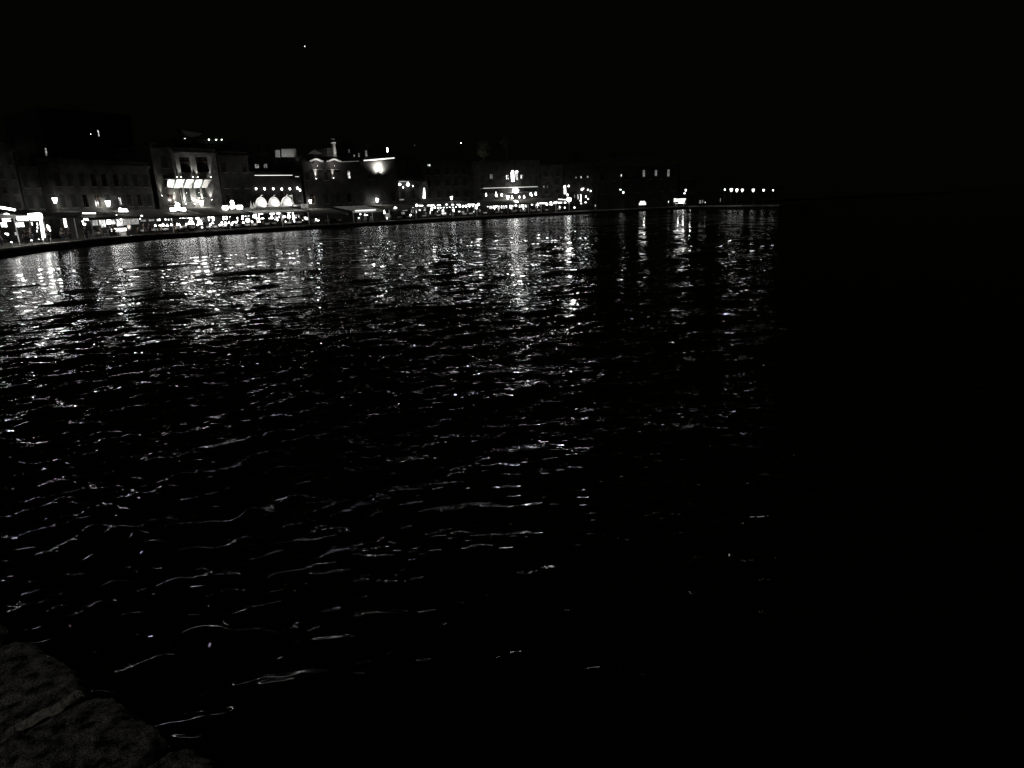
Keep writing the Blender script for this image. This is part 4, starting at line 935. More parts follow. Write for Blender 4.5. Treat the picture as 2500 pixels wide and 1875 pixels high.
pendant(*ZE(1290, 825), 7.6, 8.4, 3, W_E, .7, 'soft', "large glowing bell lamp"); panel(*ZE(1800, 900), 9, 5.8, 2.0, W_E, "bright lit menu board", 'hot', base=True)
for a, b, d in [(1195, 995, 28), (1455, 988, 32), (1720, 960, 24)]: globe(*ZE(a, b), d / 12.29, 2.6, W_E, cord=0, what="tiny table lamp")
bar(*ZE(1290, 722), 8, 1.6, 2.4, W_E, "thin bright tube light", 'signm')
globe(*ZE(2110, 935), 2.9, 3, "under the dark awning right of the three shells", cord=.8, what="small round bulb"); bar(*ZE(2180, 962), 4, 1.2, 3, "under the dark awning right of the three shells", "short thin tube light", 'signm')
sign_box([(1660, 465), (1850, 465), (1860, 595), (1660, 595)], ZE, 2.4, "grainy grey sign box at the right end of the shell awning", 'signd')

# --- the three white shells
def shells():
    fr = Frame(*ZE(250, 500), *ZE(1500, 500), 5.5); z0 = fr.loc(*ZE(800, 515))[1]
    base = thing("shell_shelf", "white shelf below the three shells", "shelf", fr.o, fr.ang)
    MB().box(-.1, fr.w + .6, -1.3, 1.2, z0 - .25, z0).build("board", 'white', base); MB().box(fr.w + .603, fr.w + 2.0, -1.1, 1, z0 - .25, z0 - .1).build("end_board", 'white', base)
    m = MB()
    for f in (.1, .4, .7, .97): m.box(fr.w * f, fr.w * f + .08, 1.0, 1.08, AW['g'].z - .0, z0 - .253)
    m.build("uprights", 'metal', base)
    for i, (cx, half, top, l) in enumerate([(425, 180, 280, "left"), (815, 180, 272, "middle"), (1195, 180, 262, "right")]):
        x, zt = fr.loc(*ZE(cx, top)); xr, _ = fr.loc(*ZE(cx + half, 400)); R = xr - x; H = zt - z0
        o = thing("shell_dome", "%s of the three white shells with a curled stem" % l, "ornament", fr.world(x, -.1, z0), fr.ang, "white domed shells on the awning")
        m = MB(); prof = [(R * math.sin(PI / 2 * (1 - k / 10)) * (1.0 if k else 1.02), H * math.sin(PI / 2 * k / 10)) for k in range(11)]; prof[-1] = (.02, H); m.lathe(prof, 28, sy=.55); m.build("dome", 'shell', o, True)
        # raised rim arch in front, running down to the right
        rim = [(R * 1.03 * math.cos(t), -R * .12, H * 1.02 * math.sin(t) + .02) for t in [PI * k / 20 for k in range(2, 19)]]; rim = [(R * 1.35, -R * .25, .05)] + rim + [(-R * 1.15, -R * .25, .03)]
        MB().tube(rim, .085).build("rim", 'white', o)
        st = [(.0, 0, H), (.12, 0, H + .22), (.25, -.02, H + .38), (.42, -.03, H + .44), (.50, -.04, H + .40)]
        for a, b, r in zip(st[:-1], st[1:], (.11, .09, .06, .04)): pass
        sm = MB()
        for k, (a, b) in enumerate(zip(st[:-1], st[1:])): sm.rod(a, b, [.12, .09, .07, .05][k], [.09, .07, .05, .02][k], 8)
        sm.build("stem", 'white', o)
        L = thing("shell_lamp", "lamp in front of the %s white shell" % l, "lamp", fr.world(x, -2.1, z0 + .1), fr.ang, "lamps in front of the shells")
        MB().lathe([(.05, -.38), (.06, .06)], 8).build("housing", 'metal', L); MB().lathe([(.05, .063), (.02, .09)], 8).build("lens", 'bulb', L)
        MB().rod((0, 0, -.3), (0, .85, -.3), .02).build("arm", 'metal', L)
        spot_light("beam", (0, 0, .1), (0, 2.0, .75), 620, 95, L, blend=.8); point_light("shelf_glow", (0, .25, -.12), 16, L, .05)
    # flag-like ornament on a pole right of the shells and the pointed finial at the left
    a = fr.loc(*ZE(1385, 440)); b = fr.loc(*ZE(1385, 190)); f = thing("ornament_pole", "thin pole with a drooping leaf-shaped top right of the shells", "ornament", fr.world(a[0], -.4, z0), fr.ang)
    MB().rod((0, 0, 0), (0, 0, b[1] - z0), .035).build("pole", 'white', f)
    MB().add([(0, 0, b[1] - z0), (-.75, 0, b[1] - z0 - .15), (-.35, 0, b[1] - z0 - .4), (0, 0, b[1] - z0 - .45), (0, .03, b[1] - z0), (-.75, .03, b[1] - z0 - .15), (-.35, .03, b[1] - z0 - .4), (0, .03, b[1] - z0 - .45)], [(0, 1, 2, 3), (7, 6, 5, 4), (0, 4, 5, 1), (1, 5, 6, 2), (2, 6, 7, 3), (3, 7, 4, 0)]).build("leaf", 'steel', f)
    a = fr.loc(*ZE(190, 590), -1.5); f = thing("finial", "pointed white double finial left of the shells", "ornament", fr.world(a[0], -1.5, a[1]), fr.ang)
    MB().lathe([(.35, -.1), (.3, .15), (.14, .45), (.02, 1.25)], 8, c=(-.1, 0, 0)).build("spike", 'white', f); MB().lathe([(.28, -.1), (.22, .2), (.02, .9)], 8, c=(.42, 0, .1)).build("spike", 'white', f)
    MB().rod((0, 0, -1.0), (0, 0, -.1), .04).build("stalk", 'metal', f)
    point_light("light", (.2, -1.0, .5), 22, f)
    # pale curved canopy lit from above
    L = thing("canopy_lamp_rail", "row of small lamps lighting the pale awning below the shells", "lamp", fr.o, fr.ang); m = MB()
    m.rod((0, -1.35, z0 - .3), (fr.w, -1.35, z0 - .3), .03); m.build("rail", 'metal', L)
    for f_ in (.12, .37, .62, .88): point_light("light", (fr.w * f_, -1.6, z0 - .35), 9, L)
shells()
# row of small lamps on the low dark building (zoom scale 5.925 at 580,300)
for i, (x, y) in enumerate([(267, 950), (390, 952), (516, 950), (640, 955), (757, 950), (866, 942), (902, 970)]):
    px, py = 580 + x / 5.925, 300 + y / 5.925; sz = 4.6
    p, ang, t = hit(px, py, 10.4); s = sz * t / FPX
    L = thing("facade_lamp", "", "lamp", p, ang); MB().lathe([(s * .25, -s * .55), (s * .42, -s * .1), (s * .3, s * .4)], 8).build("lamp_glass", 'bulb', L); MB().tube([(0, 0, s * .4), (0, .1, s * .9), (0, .58, s * .9)], .02).build("arm", 'metal', L)
    note(L, px, "small downturned lamp", "on the low dark building above the three shells")
bar(580 + 520 / 5.925, 300 + 758 / 5.925, 92, 1.3, 10.2, "on the low dark building above the three shells", "long thin lit cornice strip", 'corn', slope=.004)
bar(580 + 860 / 5.925, 300 + 778 / 5.925, 9, .9, 10.6, "on the low dark building above the three shells", "short thin lit cornice strip", 'corn')

# --- mansion front terrace (zoom G)
W_G = "under the awning with the bright valance"
bar(*ZG(640, 655), 50, 3.0, 1.95, W_G, "long tube light along the valance", 'corn', slope=.05)  # glow added on the valance in place of light falling on it
for a, b, c, d, mt in [(80, 745, 36, 20, 'win'), (95, 775, 20, 16, 'win'), (620, 768, 60, 40, 'win'), (650, 805, 140, 18, 'hot'), (690, 716, 40, 14, 'win'), (1300, 800, 130, 100, 'dimw')]: panel(*ZG(a, b), c / 12.29, d / 12.29, 6.5, W_G, "small glowing light box", mt)
for a, b, d in [(490, 775, 30), (437, 890, 28), (1290, 900, 32)]: globe(*ZG(a, b), d / 12.29, 3, W_G, cord=.6 if b < 850 else 0, what="tiny round lamp")
pendant(*ZG(1210, 705), 3.2, 8, 3, W_G, .3, 'soft', "large glowing bell lamp")
W_J = "under the awning left of the bulb row"
pendant(*ZG(1540, 575), 7, 3.2, 2.4, W_J, .3, 'soft', "large glowing bell lamp"); panel(*ZG(1820, 640), 15, 5, 7, W_J, "glowing light box", 'dimw'); panel(*ZG(1770, 740), 9, 5, 7, W_J, "glowing light box", 'dimw'); globe(*ZG(1997, 798), 3, 3, W_J, cord=0, what="tiny table lamp")
panel(*ZG(2165, 690), 2.8, 8, 5, W_J, "glowing light box", 'win'); globe(*ZG(2070, 600), 3.6, 3.2, W_J, cord=.3, what="small round bulb")
# the house between lit pillars; glowing tubes stand in for the light on them
def strips():
    fr = Frame(969, 441, 1043, 444, 12)
    for i, (x, y0, y1, wd, lb) in enumerate([(842 - 14, 1150, 1350, 55, "left"), (0, 0, 0, 0, "right")]): pass
    for (pa, pb, r, lb) in ((ZL(2112, 1150), ZL(2128, 1345), .26, "left"), (ZG(1590, 90), ZG(1600, 350), .22, "dummy")):
        if lb == "dummy": continue
        a = fr.loc(*pa); b = fr.loc(*pb); L = thing("strip_light", "bright vertical light strip on the left side of the low framed house", "lamp", fr.world(a[0], -.2, 0), fr.ang, "vertical light strips on the framed house")
        MB().rod((0, 0, a[1]), (b[0] - a[0], 0, b[1]), .12, .24, 8).build("tube", 'soft', L); MB().box(-.05, .05, .12, .19, b[1], a[1]).build("housing", 'metal', L)
        MB().box(.25, 1.6, -.03, .15, b[1] - .1, b[1] + .15).build("foot", 'signd', L)
    a = fr.loc(840 + 1240 / 6.381, 320 + 890 / 6.381); b = fr.loc(840 + 1240 / 6.381, 320 + 1045 / 6.381); L = thing("strip_light", "bright vertical light strip on the right side of the low framed house", "lamp", fr.world(a[0], -.2, 0), fr.ang, "vertical light strips on the framed house")
    MB().rod((0, 0, a[1]), (b[0] - a[0], 0, b[1]), .10, .26, 8).build("tube", 'soft', L); MB().box(-.05, .05, .12, .19, b[1], a[1] + .4).build("housing", 'metal', L)
    spot_light("beam", (0, -.1, a[1] + .1), (0, .3, a[1] + 3), 60, 50, L)
strips()
for i, (x, y, s) in enumerate([(868, 830, 5.5), (995, 832, 7.5), (920, 878, 3), (1075, 856, 2.6)]): globe(840 + x / 6.381, 320 + y / 6.381, s, 11, "high on the low framed house", mat='soft' if s > 5 else 'signm', cord=0, what="round flood lamp")
bar(840 + 930 / 6.381, 320 + 783 / 6.381, 26, 1.4, 11.4, "high on the low framed house", "dim thin cornice strip", 'signd')
globe(840 + 1045 / 6.381, 320 + 1190 / 6.381, 3, 3, W_J, cord=0, what="tiny table lamp") if False else None
# --- bulbs row (zoom H)
W_H = "along the awning edge with the row of bulbs"
for a, b, d in [(755, 325, 52), (850, 320, 48), (935, 318, 48), (1022, 312, 52), (1118, 303, 54), (1207, 305, 46), (1303, 308, 36), (1395, 295, 50), (1500, 290, 60), (1597, 285, 54), (1690, 285, 56), (1800, 282, 52), (1903, 280, 44)]:
    globe(*ZH(a, b), d / 12.29, 2.2, W_H, "round bulb", 'bulb', .25)
for a, b, d in [(2065, 235, 70), (2010, 275, 55), (2000, 335, 62), (215, 262, 66), (660, 322, 58), (660, 388, 62)]: globe(*ZH(a, b), d / 12.29, 2.4, W_H, "larger round lamp", 'soft', .3)
for a, b, c, d in [(340, 270, 120, 18), (590, 265, 110, 18), (700, 255, 60, 20), (880, 262, 100, 20), (1110, 238, 50, 22), (1290, 240, 60, 18), (1470, 240, 90, 14), (1850, 230, 220, 8)]: bar(*ZH(a, b), c / 12.29, d / 12.29, 2.4, W_H, "short thin tube light", 'signm')
W_H2 = "inside the terrace behind the row of bulbs"
for a, b, c, d, mt in [(300, 370, 85, 110, 'win'), (450, 370, 80, 100, 'dimw'), (195, 430, 30, 130, 'win'), (1005, 425, 60, 55, 'hot'), (1055, 495, 110, 40, 'win'), (770, 525, 55, 40, 'win'), (615, 480, 40, 80, 'win'), (880, 375, 60, 80, 'win'), (830, 450, 40, 30, 'win'), (985, 510, 30, 26, 'hot'), (485, 490, 40, 20, 'win'), (1490, 450, 45, 30, 'hot'), (1320, 412, 40, 75, 'hot'), (1600, 460, 80, 50, 'dimw'), (1740, 390, 24, 100, 'dimw'), (1940, 370, 16, 90, 'dimw'), (1925, 455, 40, 30, 'win'), (2100, 420, 50, 60, 'dimw'), (60, 430, 30, 110, 'dimw'), (115, 430, 16, 80, 'dimw')]:
    panel(*ZH(a, b), c / 12.29, d / 12.29, 6.2, W_H2, "small glowing light box", mt)
# --- hotel terrace (zoom I)
W_I = "under the hotel awning"
for a, b, c, d, mt in [(362, 1215, 32, 70, 'hot'), (445, 1245, 80, 105, 'win'), (530, 1225, 55, 100, 'hot'), (560, 1290, 30, 60, 'hot'), (680, 1260, 70, 110, 'win'), (690, 1320, 40, 50, 'hot'), (760, 1230, 18, 95, 'hot'), (830, 1235, 70, 110, 'win'), (900, 1235, 30, 120, 'hot'), (1020, 1230, 45, 110, 'hot'), (1080, 1215, 60, 60, 'win'), (1060, 1290, 40, 60, 'win'), (1185, 1205, 60, 70, 'win'), (1290, 1215, 60, 95, 'win'), (1350, 1210, 60, 90, 'win'), (1395, 1235, 26, 150, 'hot'), (1465, 1215, 60, 90, 'win'), (1540, 1275, 18, 110, 'win'), (1748, 1230, 16, 170, 'win'), (1800, 1230, 18, 100, 'win')]:
    panel(*ZI(a, b), c / 11.85, d / 11.85, 6.0, W_I, "bright curtain panel", mt)
globe(*ZI(608, 1215), 5.5, 3, W_I, mat='soft', what="large round lamp", cord=.3); pendant(*ZI(1645, 1165), 4, 3.6, 3, W_I, .2, 'soft', "large glowing bell lamp"); pendant(*ZI(1810, 1165), 6, 5.5, 3, W_I, .2, 'soft', "large glowing bell lamp")
pendant(*ZI(1175, 1190), 5, 4, 3, W_I, .2, 'soft', "large glowing bell lamp"); pendant(*ZI(1370, 1165), 5, 4, 3, W_I, .2, 'soft', "large glowing bell lamp"); pendant(*ZI(1490, 1155), 3.5, 3.5, 3, W_I, .2, 'soft', "large glowing bell lamp")
W_Ib = "under the hotel's long balcony"
for a, b, c, d in [(318, 885, 30, 90), (605, 870, 44, 110), (630, 925, 34, 40), (768, 890, 42, 78), (1068, 962, 48, 78), (1282, 955, 30, 56), (1417, 950, 42, 70), (1605, 865, 44, 70), (1640, 905, 34, 46), (1755, 860, 48, 78)]:
    pendant(*ZI(a, b), c / 11.85, d / 11.85, 9.8, W_Ib, .6, 'bulb', "slim hanging lamp")
q = sign_box([(1085, 740), (1120, 728), (1210, 730), (1240, 765), (1230, 820), (1190, 838), (1130, 835), (1090, 810)], ZI, 9.2, "glaring rounded lamp box at the middle of the hotel balcony", 'lamp', .3, "lamp_box")
q = sign_box([(1125, 1060), (1160, 1072), (1235, 1082), (1240, 1108), (1180, 1112), (1135, 1092)], ZI, 3, "small white sign box on the hotel awning", 'signm')
bar(*ZI(1400, 820), .9, 14, 9.9, W_Ib, "vertical white tube", 'signm') if False else None
# --- right of the hotel (zoom J)
W_Jm = "under the thin edged awning right of the hotel"
for a, b, d in [(340, 890, 50), (460, 900, 45), (530, 886, 42), (612, 897, 34), (678, 895, 28), (826, 897, 42)]: globe(*ZJ(a, b), d / 13.825, 2.4, W_Jm, "round bulb", 'bulb', .25)
globe(*ZJ(205, 945), 5, 2.6, W_Jm, "larger round lamp", 'signm', .3); bar(*ZJ(355, 960), 6.5, 1.2, 2.6, W_Jm, "short thin tube light", 'signm'); panel(*ZJ(638, 1040), 2.4, 4.4, 3, W_Jm, "small lit panel", 'hot', base=True); globe(*ZJ(810, 1062), 2.6, 3, W_Jm, "tiny table lamp", 'signm', 0)
bar(*ZJ(80, 918), 17, 1.3, 2.5, W_Jm, "short thin tube light", 'signm')
bar(*ZJ(740, 790), 21, 2.2, 4.5, "above the thin edged awning", "slanting lit gutter strip", 'corn', slope=-.07)
def post_lantern():
    p, ang, t = hit(*ZJ(960, 1100), 1.6); z = hit(*ZJ(960, 790), 1.6)[0].z - QZ; k = t / FPX
    L = thing("lamp_post", "big glaring lantern on a thin post at the quay edge right of the hotel", "lantern", (p.x, p.y, QZ), ang)
    MB().rod((0, 0, 0), (0, 0, z - 4.4 * k), .05, .04).build("post", 'steel', L)
    MB().lathe([(3.4 * k, -4.2 * k), (4.8 * k, 2.6 * k), (3.2 * k, 4.0 * k)], 8, c=(0, 0, z)).build("lantern_glass", 'lamp', L)
    MB().lathe([(3.3 * k, 4.05 * k), (1.2 * k, 6 * k), (.9 * k, 9 * k)], 8, c=(0, 0, z)).build("cap", 'metal', L)
post_lantern()
W_Jr = "on the dark house right of the tall bright doorway"
for a, b, c, d in [(1385, 445, 38, 66), (1590, 455, 38, 26), (1686, 498, 28, 44), (1528, 686, 40, 40), (1604, 762, 44, 24), (1350, 822, 60, 26), (1370, 920, 44, 22), (1520, 885, 60, 18), (1440, 415, 40, 30), (945, 330, 44, 50), (908, 625, 36, 70), (1142, 1058, 46, 34)]:
    pendant(*ZJ(a, b), c / 13.825, d / 13.825, 10.8 if b < 800 else 4, W_Jr, .4, 'signm' if a in (1440,) else 'bulb', "small glowing lamp")
# --- quay right (zoom K, Z6)
def lit_boat_stall():
    p, ang, t = hit(*ZK(890, 640), 2.2); k = t / FPX; L = thing("market_stall", "small glaring stall with a twin rounded white top on the dark right quay", "stall", (p.x, p.y, QZ), ang)
    _, _, _ = 0, 0, 0; fr = Frame(*ZK(825, 600), *ZK(955, 600), 2.2); z0 = fr.loc(*ZK(890, 600))[1]; z1 = fr.loc(*ZK(890, 515))[1]; W = fr.w / 2
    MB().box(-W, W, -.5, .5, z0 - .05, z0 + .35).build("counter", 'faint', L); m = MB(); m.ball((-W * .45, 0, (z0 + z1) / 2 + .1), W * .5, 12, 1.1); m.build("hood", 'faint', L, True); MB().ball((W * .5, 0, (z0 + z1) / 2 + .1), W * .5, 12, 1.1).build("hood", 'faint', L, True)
    for x in (-W * .85, W * .85):
        for y in (-.4, .4): MB().rod((x, y, 0), (x, y, z0 - .06), .03).build("leg", 'metal', L)
    point_light("light", (0, -.9, .25), 9, L)
lit_boat_stall()
def kiosk():
    fr = Frame(*ZK(1745, 600), *ZK(1950, 600), 2.5); L = thing("kiosk", "glaring glazed kiosk with a flared white roof on a bright table, right quay", "kiosk", fr.o, fr.ang); W = fr.w
    zt = fr.loc(*ZK(1845, 452))[1]; zm = fr.loc(*ZK(1845, 540))[1]; zb = fr.loc(*ZK(1845, 562))[1]
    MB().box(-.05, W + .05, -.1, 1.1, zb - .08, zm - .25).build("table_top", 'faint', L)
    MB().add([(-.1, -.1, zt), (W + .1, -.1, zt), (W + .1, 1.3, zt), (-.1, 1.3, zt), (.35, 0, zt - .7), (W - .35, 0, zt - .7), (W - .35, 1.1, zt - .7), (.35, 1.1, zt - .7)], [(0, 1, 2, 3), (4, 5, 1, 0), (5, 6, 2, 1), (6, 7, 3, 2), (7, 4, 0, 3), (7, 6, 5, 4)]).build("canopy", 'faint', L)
    n = 5; m = MB()
    for i in range(n):
        a = .35 + (W - .7) * i / n; m.box(a + .05, a + (W - .7) / n - .05, .05, .1, zm - .24, zt - .71)
    m.build("glazing", 'soft_counter', L)
    for x in (.02, W - .08): MB().box(x, x + .06, .0, .06, 0, zb - .09).build("leg", 'steel', L); MB().box(x, x + .06, 1.0, 1.06, 0, zb - .09).build("leg", 'steel', L)
    for x, e in ((.3, 10), (W - .6, 14)): point_light("light", (x, .2, .35), e, L)
    point_light("floor_light", (W + .8, -.8, .6), 14, L)
kiosk()
panel(*ZK(1682, 490), 5, 8, 4, "left of the glaring kiosk on the right quay", "dim lit display", 'win', base=True); panel(*ZK(1528, 525), 1.6, 5, 5, "left of the glaring kiosk on the right quay", "slim lit display", 'win', base=True)
def street_lamp(px, py, d, base, label, group, arm=.0, mat='far', mb=None):
    p, ang, t = mb or hit(px, base, 1.2)
    p = Vector((p.x, p.y, QZ)); tt = math.hypot(p.x, p.y); h = (CAMZ + ray(px, py).z / math.hypot(ray(px, py).x, ray(px, py).y) * tt) - QZ; k = t / FPX; r = d * k / 2
    L = thing("street_lamp", label, "street lamp", p, ang, group)
    MB().rod((0, 0, 0), (0, 0, h - r * 1.3), .07, .04).build("post", 'metal', L); MB().lathe([(.12, 0), (.12, .3), (.07, .4)], 8).build("base", 'metal', L)
    MB().lathe([(r * .35, -r * 1.25), (r * 1.0, r * .35), (r * .8, r * .7)], 8, c=(0, 0, h)).build("lantern_glass", mat, L); MB().lathe([(r * 1.1, r * .72), (r * .5, r * 1.2), (r * .1, r * 1.5)], 8, c=(0, 0, h)).build("cap", 'metal', L)
    return L
street_lamp(*ZK(421, 298), 4.2, 509, "lone small street lamp left of the twin-hooded stall", "street lamps on the right quay")
street_lamp(*ZK(1945, 242), 4.6, 502, "street lamp standing beside the glaring kiosk", "street lamps on the right quay")
globe(*ZK(1922, 320), 2.6, 3, "just below the street lamp beside the glaring kiosk", "small flat lamp", 'signm', .3)
bar(*ZK(350, 230), 4, 1, 9, "left of the lone small street lamp", "tiny lit strip", 'signm')
def mole_at(px, py):
    d = ray(px, py); a = MOLE0; e = MOLE1 - MOLE0; n = Vector((-e.y, e.x)).normalized(); a = a + n * 1.5
    den = d.x * e.y - d.y * e.x; t = (a.x * e.y - a.y * e.x) / den
    return Vector((d.x * t, d.y * t, CAMZ + d.z * t)), math.atan2(e.y, e.x), t
for i, (x, y, s) in enumerate([(1547, 455, 3.2), (1617, 456, 7), (1676, 460, 6.6), (1735, 460, 6), (1854, 460, 6.2), (1965, 461, 5), (2068, 461, 3)]):
    px, py = Z6(x, y); street_lamp(px, py, s, 500, "%s from the left in the row of harbour lamps at far right" % ORD[i], "row of harbour lamps on the mole", mb=mole_at(px, py), mat='far' if s > 4 else 'signm')
for i, (x, y, w_, h) in enumerate([(1280, 587, 5, 7), (1307, 582, 2, 6), (1335, 592, 2, 3), (1497, 568, 2.2, 6), (428, 300, 2, 5), (148, 628, 2, 4)]):
    px, py = Z6(x, y); sb = 4 if y > 400 else 10.5
    if px < 1755 : panel(px, py, w_, h, sb, "on the dark right quay", "tiny lit display", 'dimw' if i in (0, 1) else 'win', base=True)
    else:
        p, ang, t = mole_at(px, py); k = t / FPX; L = thing("light_box", "tiny lit display at the start of the lamp-lined mole", "display", p, ang); MB().box(-w_ * k / 2, w_ * k / 2, 0, .04, -h * k / 2, h * k / 2).build("pane", 'win', L); MB().box(-.04, .04, .045, .1, QZ - p.z, h * k / 2).build("post", 'metal', L)

# --- hillside lamps, rooftop billboard, star
for i, (x, y) in enumerate([(1090, 265), (1180, 265), (1250, 264)]):
    px, py = 300 + x / 5.184, 290 + y / 5.184; p, ang, t = hit(px, py, 39); L = thing("terrace_lamp", "%s of three tiny terrace lamps on the dark house above the balcony house" % ["left", "middle", "right"][i], "lamp", p, ang, "tiny terrace lamps high up")
    MB().ball((0, 0, 0), .13 - .015 * i).build("globe", 'bulb', L); MB().rod((0, 0, -1.6), (0, 0, -.12), .03).build("post", 'metal', L)
p, ang, t = hit(300 + 785 / 5.184, 290 + 250 / 5.184, 39); L = thing("terrace_lamp", "tiny flat lamp under a faintly lit sloping roof, high left of centre", "lamp", p, ang)
MB().ball((0, 0, 0), .16, 10, .5).build("globe", 'tubed', L); MB().rod((0, 0, -2), (0, 0, -.14), .03).build("post", 'metal', L)
def slanting_roof():
    fr = Frame(300 + 730 / 5.184, 330, 300 + 1000 / 5.184, 330, 42); P = [fr.loc(300 + x / 5.184, 290 + y / 5.184) for x, y in [(730, 140), (800, 165), (1000, 190), (960, 215), (860, 235), (770, 205)]]
    o = thing("sloping_roof_house", "small house with a faintly lit sloping roof, high behind the balcony house", "building", fr.o, fr.ang)
    n = len(P); MB().add([(x, 0, z) for x, z in P] + [(x + .3, 4, z + .8) for x, z in P], [tuple(range(n)), tuple(range(n, 2 * n))[::-1]] + [(i, (i + 1) % n, n + (i + 1) % n, n + i) for i in range(n)]).build("roof", 'pale', o)
    zb = min(z for x, z in P); MB().box(min(x for x, z in P) + .8, max(x for x, z in P) - .8, .5, 4, zb - 9, zb + .3).build("wall", 'dark', o)
    point_light("light", ((P[0][0] + P[2][0]) / 2 + .5, -2.2, (P[2][1] + P[4][1]) / 2), 8, o)
slanting_roof()
def billboard():
    fr = Frame(672, 374, 724, 372, 14); P = lambda x, y: fr.loc(580 + x / 5.925, 300 + y / 5.925)
    o = thing("billboard", "grey lit double billboard on the roof above the three shells", "billboard", fr.o, fr.ang)
    for pts, nm in (([(545, 395), (612, 392), (618, 500), (550, 495)], "side_panel"), ([(635, 378), (848, 374), (855, 496), (640, 492)], "main_panel")):
        q = [P(*p) for p in pts]; m = MB(); m.add([(x, 0, z) for x, z in q] + [(x, .1, z) for x, z in q], [(0, 1, 2, 3), (7, 6, 5, 4), (0, 4, 5, 1), (1, 5, 6, 2), (2, 6, 7, 3), (3, 7, 4, 0)]); m.build(nm, 'bill', o)
    zb = P(640, 495)[1]; m = MB()
    for x in (P(560, 500)[0], P(625, 500)[0], P(740, 500)[0], P(840, 500)[0]): m.rod((x, .15, B7.h), (x, .15, zb + .6), .05)
    m.build("frame", 'metal', o)
    for x in (P(585, 500)[0], P(690, 500)[0], P(790, 500)[0]):
        spot_light("light", (x, -1.8, zb - 1.0), (x, .0, zb + 1.2), 38, 110, o, blend=1)
billboard()
d = ray(744, 113); L = tag(MB().ball((0, 0, 0), 2.3).build("star", 'star'), "single bright star high in the black sky", "star"); L.location = Vector((0, 0, CAMZ)) + d * 6000
for i, (x, y) in enumerate([(840 + 1820 / 6.381, 320 + 187 / 6.381), (840 + 1097 / 6.381, 320 + 222 / 6.381)]):
    p, ang, t = hit(x, y, 60); L = thing("hillside_lamp", ["tiny distant lamp high between the bulbs terrace and the hotel", "fainter tiny distant lamp above the framed house"][i], "lamp", p, ang); MB().ball((0, 0, 0), .13 - .03 * i).build("globe", 'tube' if i == 0 else 'signd', L); MB().rod((0, 0, -6), (0, 0, -.12), .06).build("post", 'metal', L)

# --- trees
def tree(px, pytop, pybase, wpx, sb, label, seed=1, light=0):
    rnd = random.Random(seed); p, ang, t = hit(px, pybase, sb); top = hit(px, pytop, sb)[0].z; k = t / FPX; R = wpx * k / 2
    L = thing("tree", label, "tree", (p.x, p.y, QZ - .2), 0); H = top - QZ; zb = max(1.5, H - R * 2.4)
    tr = MB().rod((0, 0, -3), (.1, 0, zb), .28, .2); 
    for i in range(7): a = rnd.uniform(0, 2 * PI); tr.rod((.1, 0, zb - .2), (math.cos(a) * R * .6, math.sin(a) * R * .6, zb + rnd.uniform(.3, .8) * (H - zb)), .11, .03, 6)
    tr.build("trunk", 'bark', L); m = MB(); cl = []
    for i in range(26):
        a, b, c = rnd.gauss(0, .5), rnd.gauss(0, .5), rnd.uniform(-1, 1); q = math.sqrt(max(0, 1 - c * c)); cl.append((a * R * q * 1.1, b * R * q * 1.1, (zb + H) / 2 + c * (H - zb) / 2))
    for c in cl:
        for _ in range(90):
            q = Vector((rnd.gauss(0, 1), rnd.gauss(0, 1), rnd.gauss(0, .8))) * R * .19 + Vector(c); u = Vector((rnd.gauss(0, 1), rnd.gauss(0, 1), rnd.gauss(0, 1))).normalized() * .17; v = u.orthogonal().normalized() * .08
            m.add([q - u, q + v, q + u, q - v], [(0, 1, 2, 3)])
    m.build("crown", 'leaf', L)
    if light: point_light("light", (-.3 * R, -R * 1.5 - 1, (zb + H) / 2 - 1), light, L)  # unseen light without a fixture, added to brighten the crown
tree(1182, 343, 420, 27, 24, "dim rounded tree rising behind the roofs left of the hotel", 3, 90)
tree(1238, 325, 420, 24, 34, "faint tree top above the hotel roof", 5, 25)
tree(1408, 355, 430, 34, 26, "faint tree top above the house right of the tall bright doorway", 8)
tree(180, 262, 330, 90, 56, "wide dark tree on the hill at upper left", 9)

# --- people and furniture on the terraces
def at_local(fr, x, y): return fr.world(x, y, 0)
seatn = 0
def furnish(key, where, n, seed, y0=.4, y1=4.5, dens=1.0, cloth=True):
    fr = AW[key]; rnd = random.Random(seed)
    for i in range(n):
        x = fr.w * (i + .5 + rnd.uniform(-.2, .2)) / n; y = rnd.choice([.9, 2.6]) + rnd.uniform(-.2, .3)
        loc = fr.world(x, y, 0); place('table' if cloth else 'tableb', lambda: make_table(cloth), loc, fr.ang, "%s small round cafe table from the left %s" % (ORD[i], where), "tables " + where)
        for s in (-1, 1):
            c = fr.world(x + s * .72, y + rnd.uniform(-.1, .1), 0); rz = fr.ang + (PI / 2 if s < 0 else -PI / 2) + PI + rnd.uniform(-.3, .3) 
            rz = fr.ang + (PI / 2 if s < 0 else -PI / 2) + rnd.uniform(-.2, .2)
            place('chair', make_chair, c, rz, "%s chair of the %s cafe table %s" % ("left" if s < 0 else "right", ORD[i], where), "chairs " + where)
            if rnd.random() < dens * .7: person('sit', (c.x, c.y, c.z - .03), rz, "diner %s of the %s table %s" % ("left" if s < 0 else "right", ORD[i], where), "diners " + where, white=rnd.random() < .25, scale=rnd.uniform(.95, 1.05))
furnish('a', "in the leftmost restaurant", 3, 1); furnish('d', "under the white sign box awning", 4, 2, dens=.8)
furnish('e', "under the swan sign awning", 7, 3); furnish('f', "under the three sign awning", 5, 4); furnish('g', "under the three white shells", 6, 5)
furnish('h', "under the unlit awning", 3, 6, dens=.5); furnish('j', "left of the bulb row", 4, 7); furnish('k', "behind the round bulbs", 6, 8); furnish('l', "before the bright curtains", 6, 9); furnish('m', "under the thin edged awning", 3, 10)
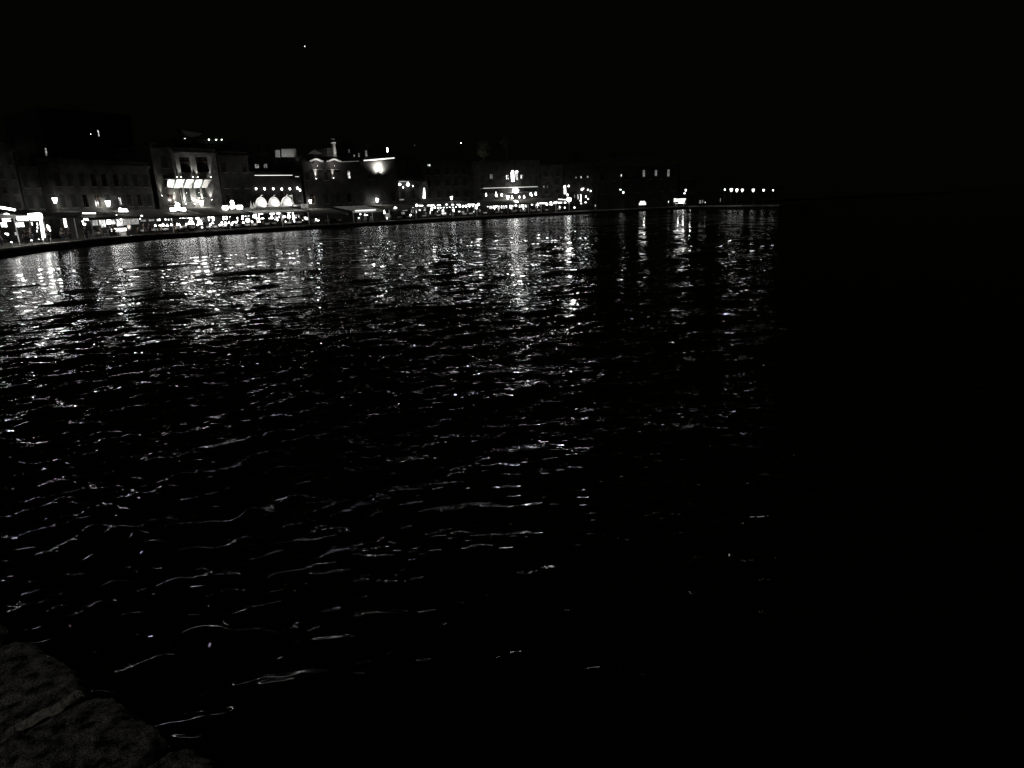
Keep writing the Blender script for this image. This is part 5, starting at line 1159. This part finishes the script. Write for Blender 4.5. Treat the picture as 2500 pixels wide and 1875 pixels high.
def stander(px, base, sb, kind, label, rz=0, white=False, group=None, scale=1.0):
    p, ang, t = hit(px, base, sb); return person(kind, (p.x, p.y, QZ), ang + rz, label, group, white, scale)
stander(63.5, 585, 1.6, 'stand', "left of two dark figures standing before the bright left kiosk", PI * .8, group="dark figures before the left kiosk")
stander(79, 583, 1.9, 'arm', "right of two dark figures standing before the bright left kiosk", -PI * .7, group="dark figures before the left kiosk", scale=1.06)
stander(4, 592, 2.4, 'stand', "dark figure at the very left edge of the quay", .4)
for i, (px, k_, r, lb) in enumerate([(121, 'walk', 1.3, "dark walker just right of the left kiosk's tall display"), (150, 'stand', 2.5, "dark figure in front of the louvred door"), (168, 'arm', -2.0, "dark figure right of the louvred door"), (208, 'walk', -1.4, "dark walker in front of the pale framed chairs"), (268, 'stand', 2.9, "dark figure left of the white serving counter"), (276, 'walk', 1.5, "dark walker close beside the white serving counter"),
        (352, 'walk', 1.4, "lone dark walker below the left end of the long awning"), (366, 'stand', 2.6, "dark figure standing below the left end of the long awning"), (500, 'stand', 3.0, "dark figure at the dark post between two awnings"), (640, 'walk', 1.5, "dark walker below the left shell"), (662, 'stand', 2.8, "dark figure standing below the middle shell"), (745, 'walk', -1.5, "dark walker by the right post of the shell awning"),
        (1105, 'stand', 2.9, "dark figure by the gap in the row of bulbs"), (1172, 'walk', 1.5, "dark walker between the bulbs terrace and the hotel"), (1238, 'walk', -1.5, "dark walker in front of the bright curtains"), (1330, 'stand', 2.8, "dark figure left of the glaring post lantern"), (1548, 'walk', 1.5, "faint walker left of the twin-hooded stall")]):
    stander(px, {0: 590}.get(i, 560), 1.3 + (i % 3) * .4, k_, lb, r)
stander(319, 574, 1.6, 'walk', "person dressed in white standing beside the bright serving counter", -1.2, True)
# pale chairs facing the water
for i, (px, base, lb) in enumerate([(214, 580, "pale framed chair, first of four left of the white counter"), (229, 580, "pale framed chair, second of four left of the white counter"), (246, 579, "pale framed chair, third of four left of the white counter"), (262, 578, "pale framed chair, fourth of four left of the white counter"),
        (876.5, 540, "white framed chair at the quay edge, left of three between the posts"), (891, 540, "white framed chair at the quay edge, middle of three between the posts"), (906.5, 539, "white framed chair at the quay edge, right of three between the posts"), (948, 538, "white framed chair right of the two white posts")]):
    p, ang, t = hit(px, base, 1.5); place('wchair', lambda: make_chair('white'), (p.x, p.y, QZ), ang + PI, lb, "pale framed chairs by the water", (1.15, 1.15, 1.15))
L = thing("chair_lamp", "small hidden lamp strip lighting the three white chairs", "lamp", hit(891, 520, 1.9)[0], hit(891, 520, 1.9)[1]); MB().rod((-1.5, 0, 0), (1.5, 0, 0), .02).build("rail", 'metal', L); point_light("light", (0, -1.6, .2), 26, L); point_light("light2", (-1.5, -1.4, .3), 12, L)

# ------------------------------------------------------------------ labels for counted rows of lamps and panels
for (what, where), items in groups.items():
    items.sort(key=lambda q: q[0]); n = len(items)
    for i, (_, o) in enumerate(items):
        if "fixed under" in what: lab = "%s small lamp hung under the %s" % (ORD[i], where)
        else: lab = "%s %s" % (what, where) if n == 1 else "%s %s from the left %s" % (ORD[i], what, where)
        o['label'] = lab
        if len(lab.split()) > 16: lab = lab.replace(" from the left", ",", 1); o['label'] = lab
        if n > 1: o['group'] = (what + "s " + where)[:90]
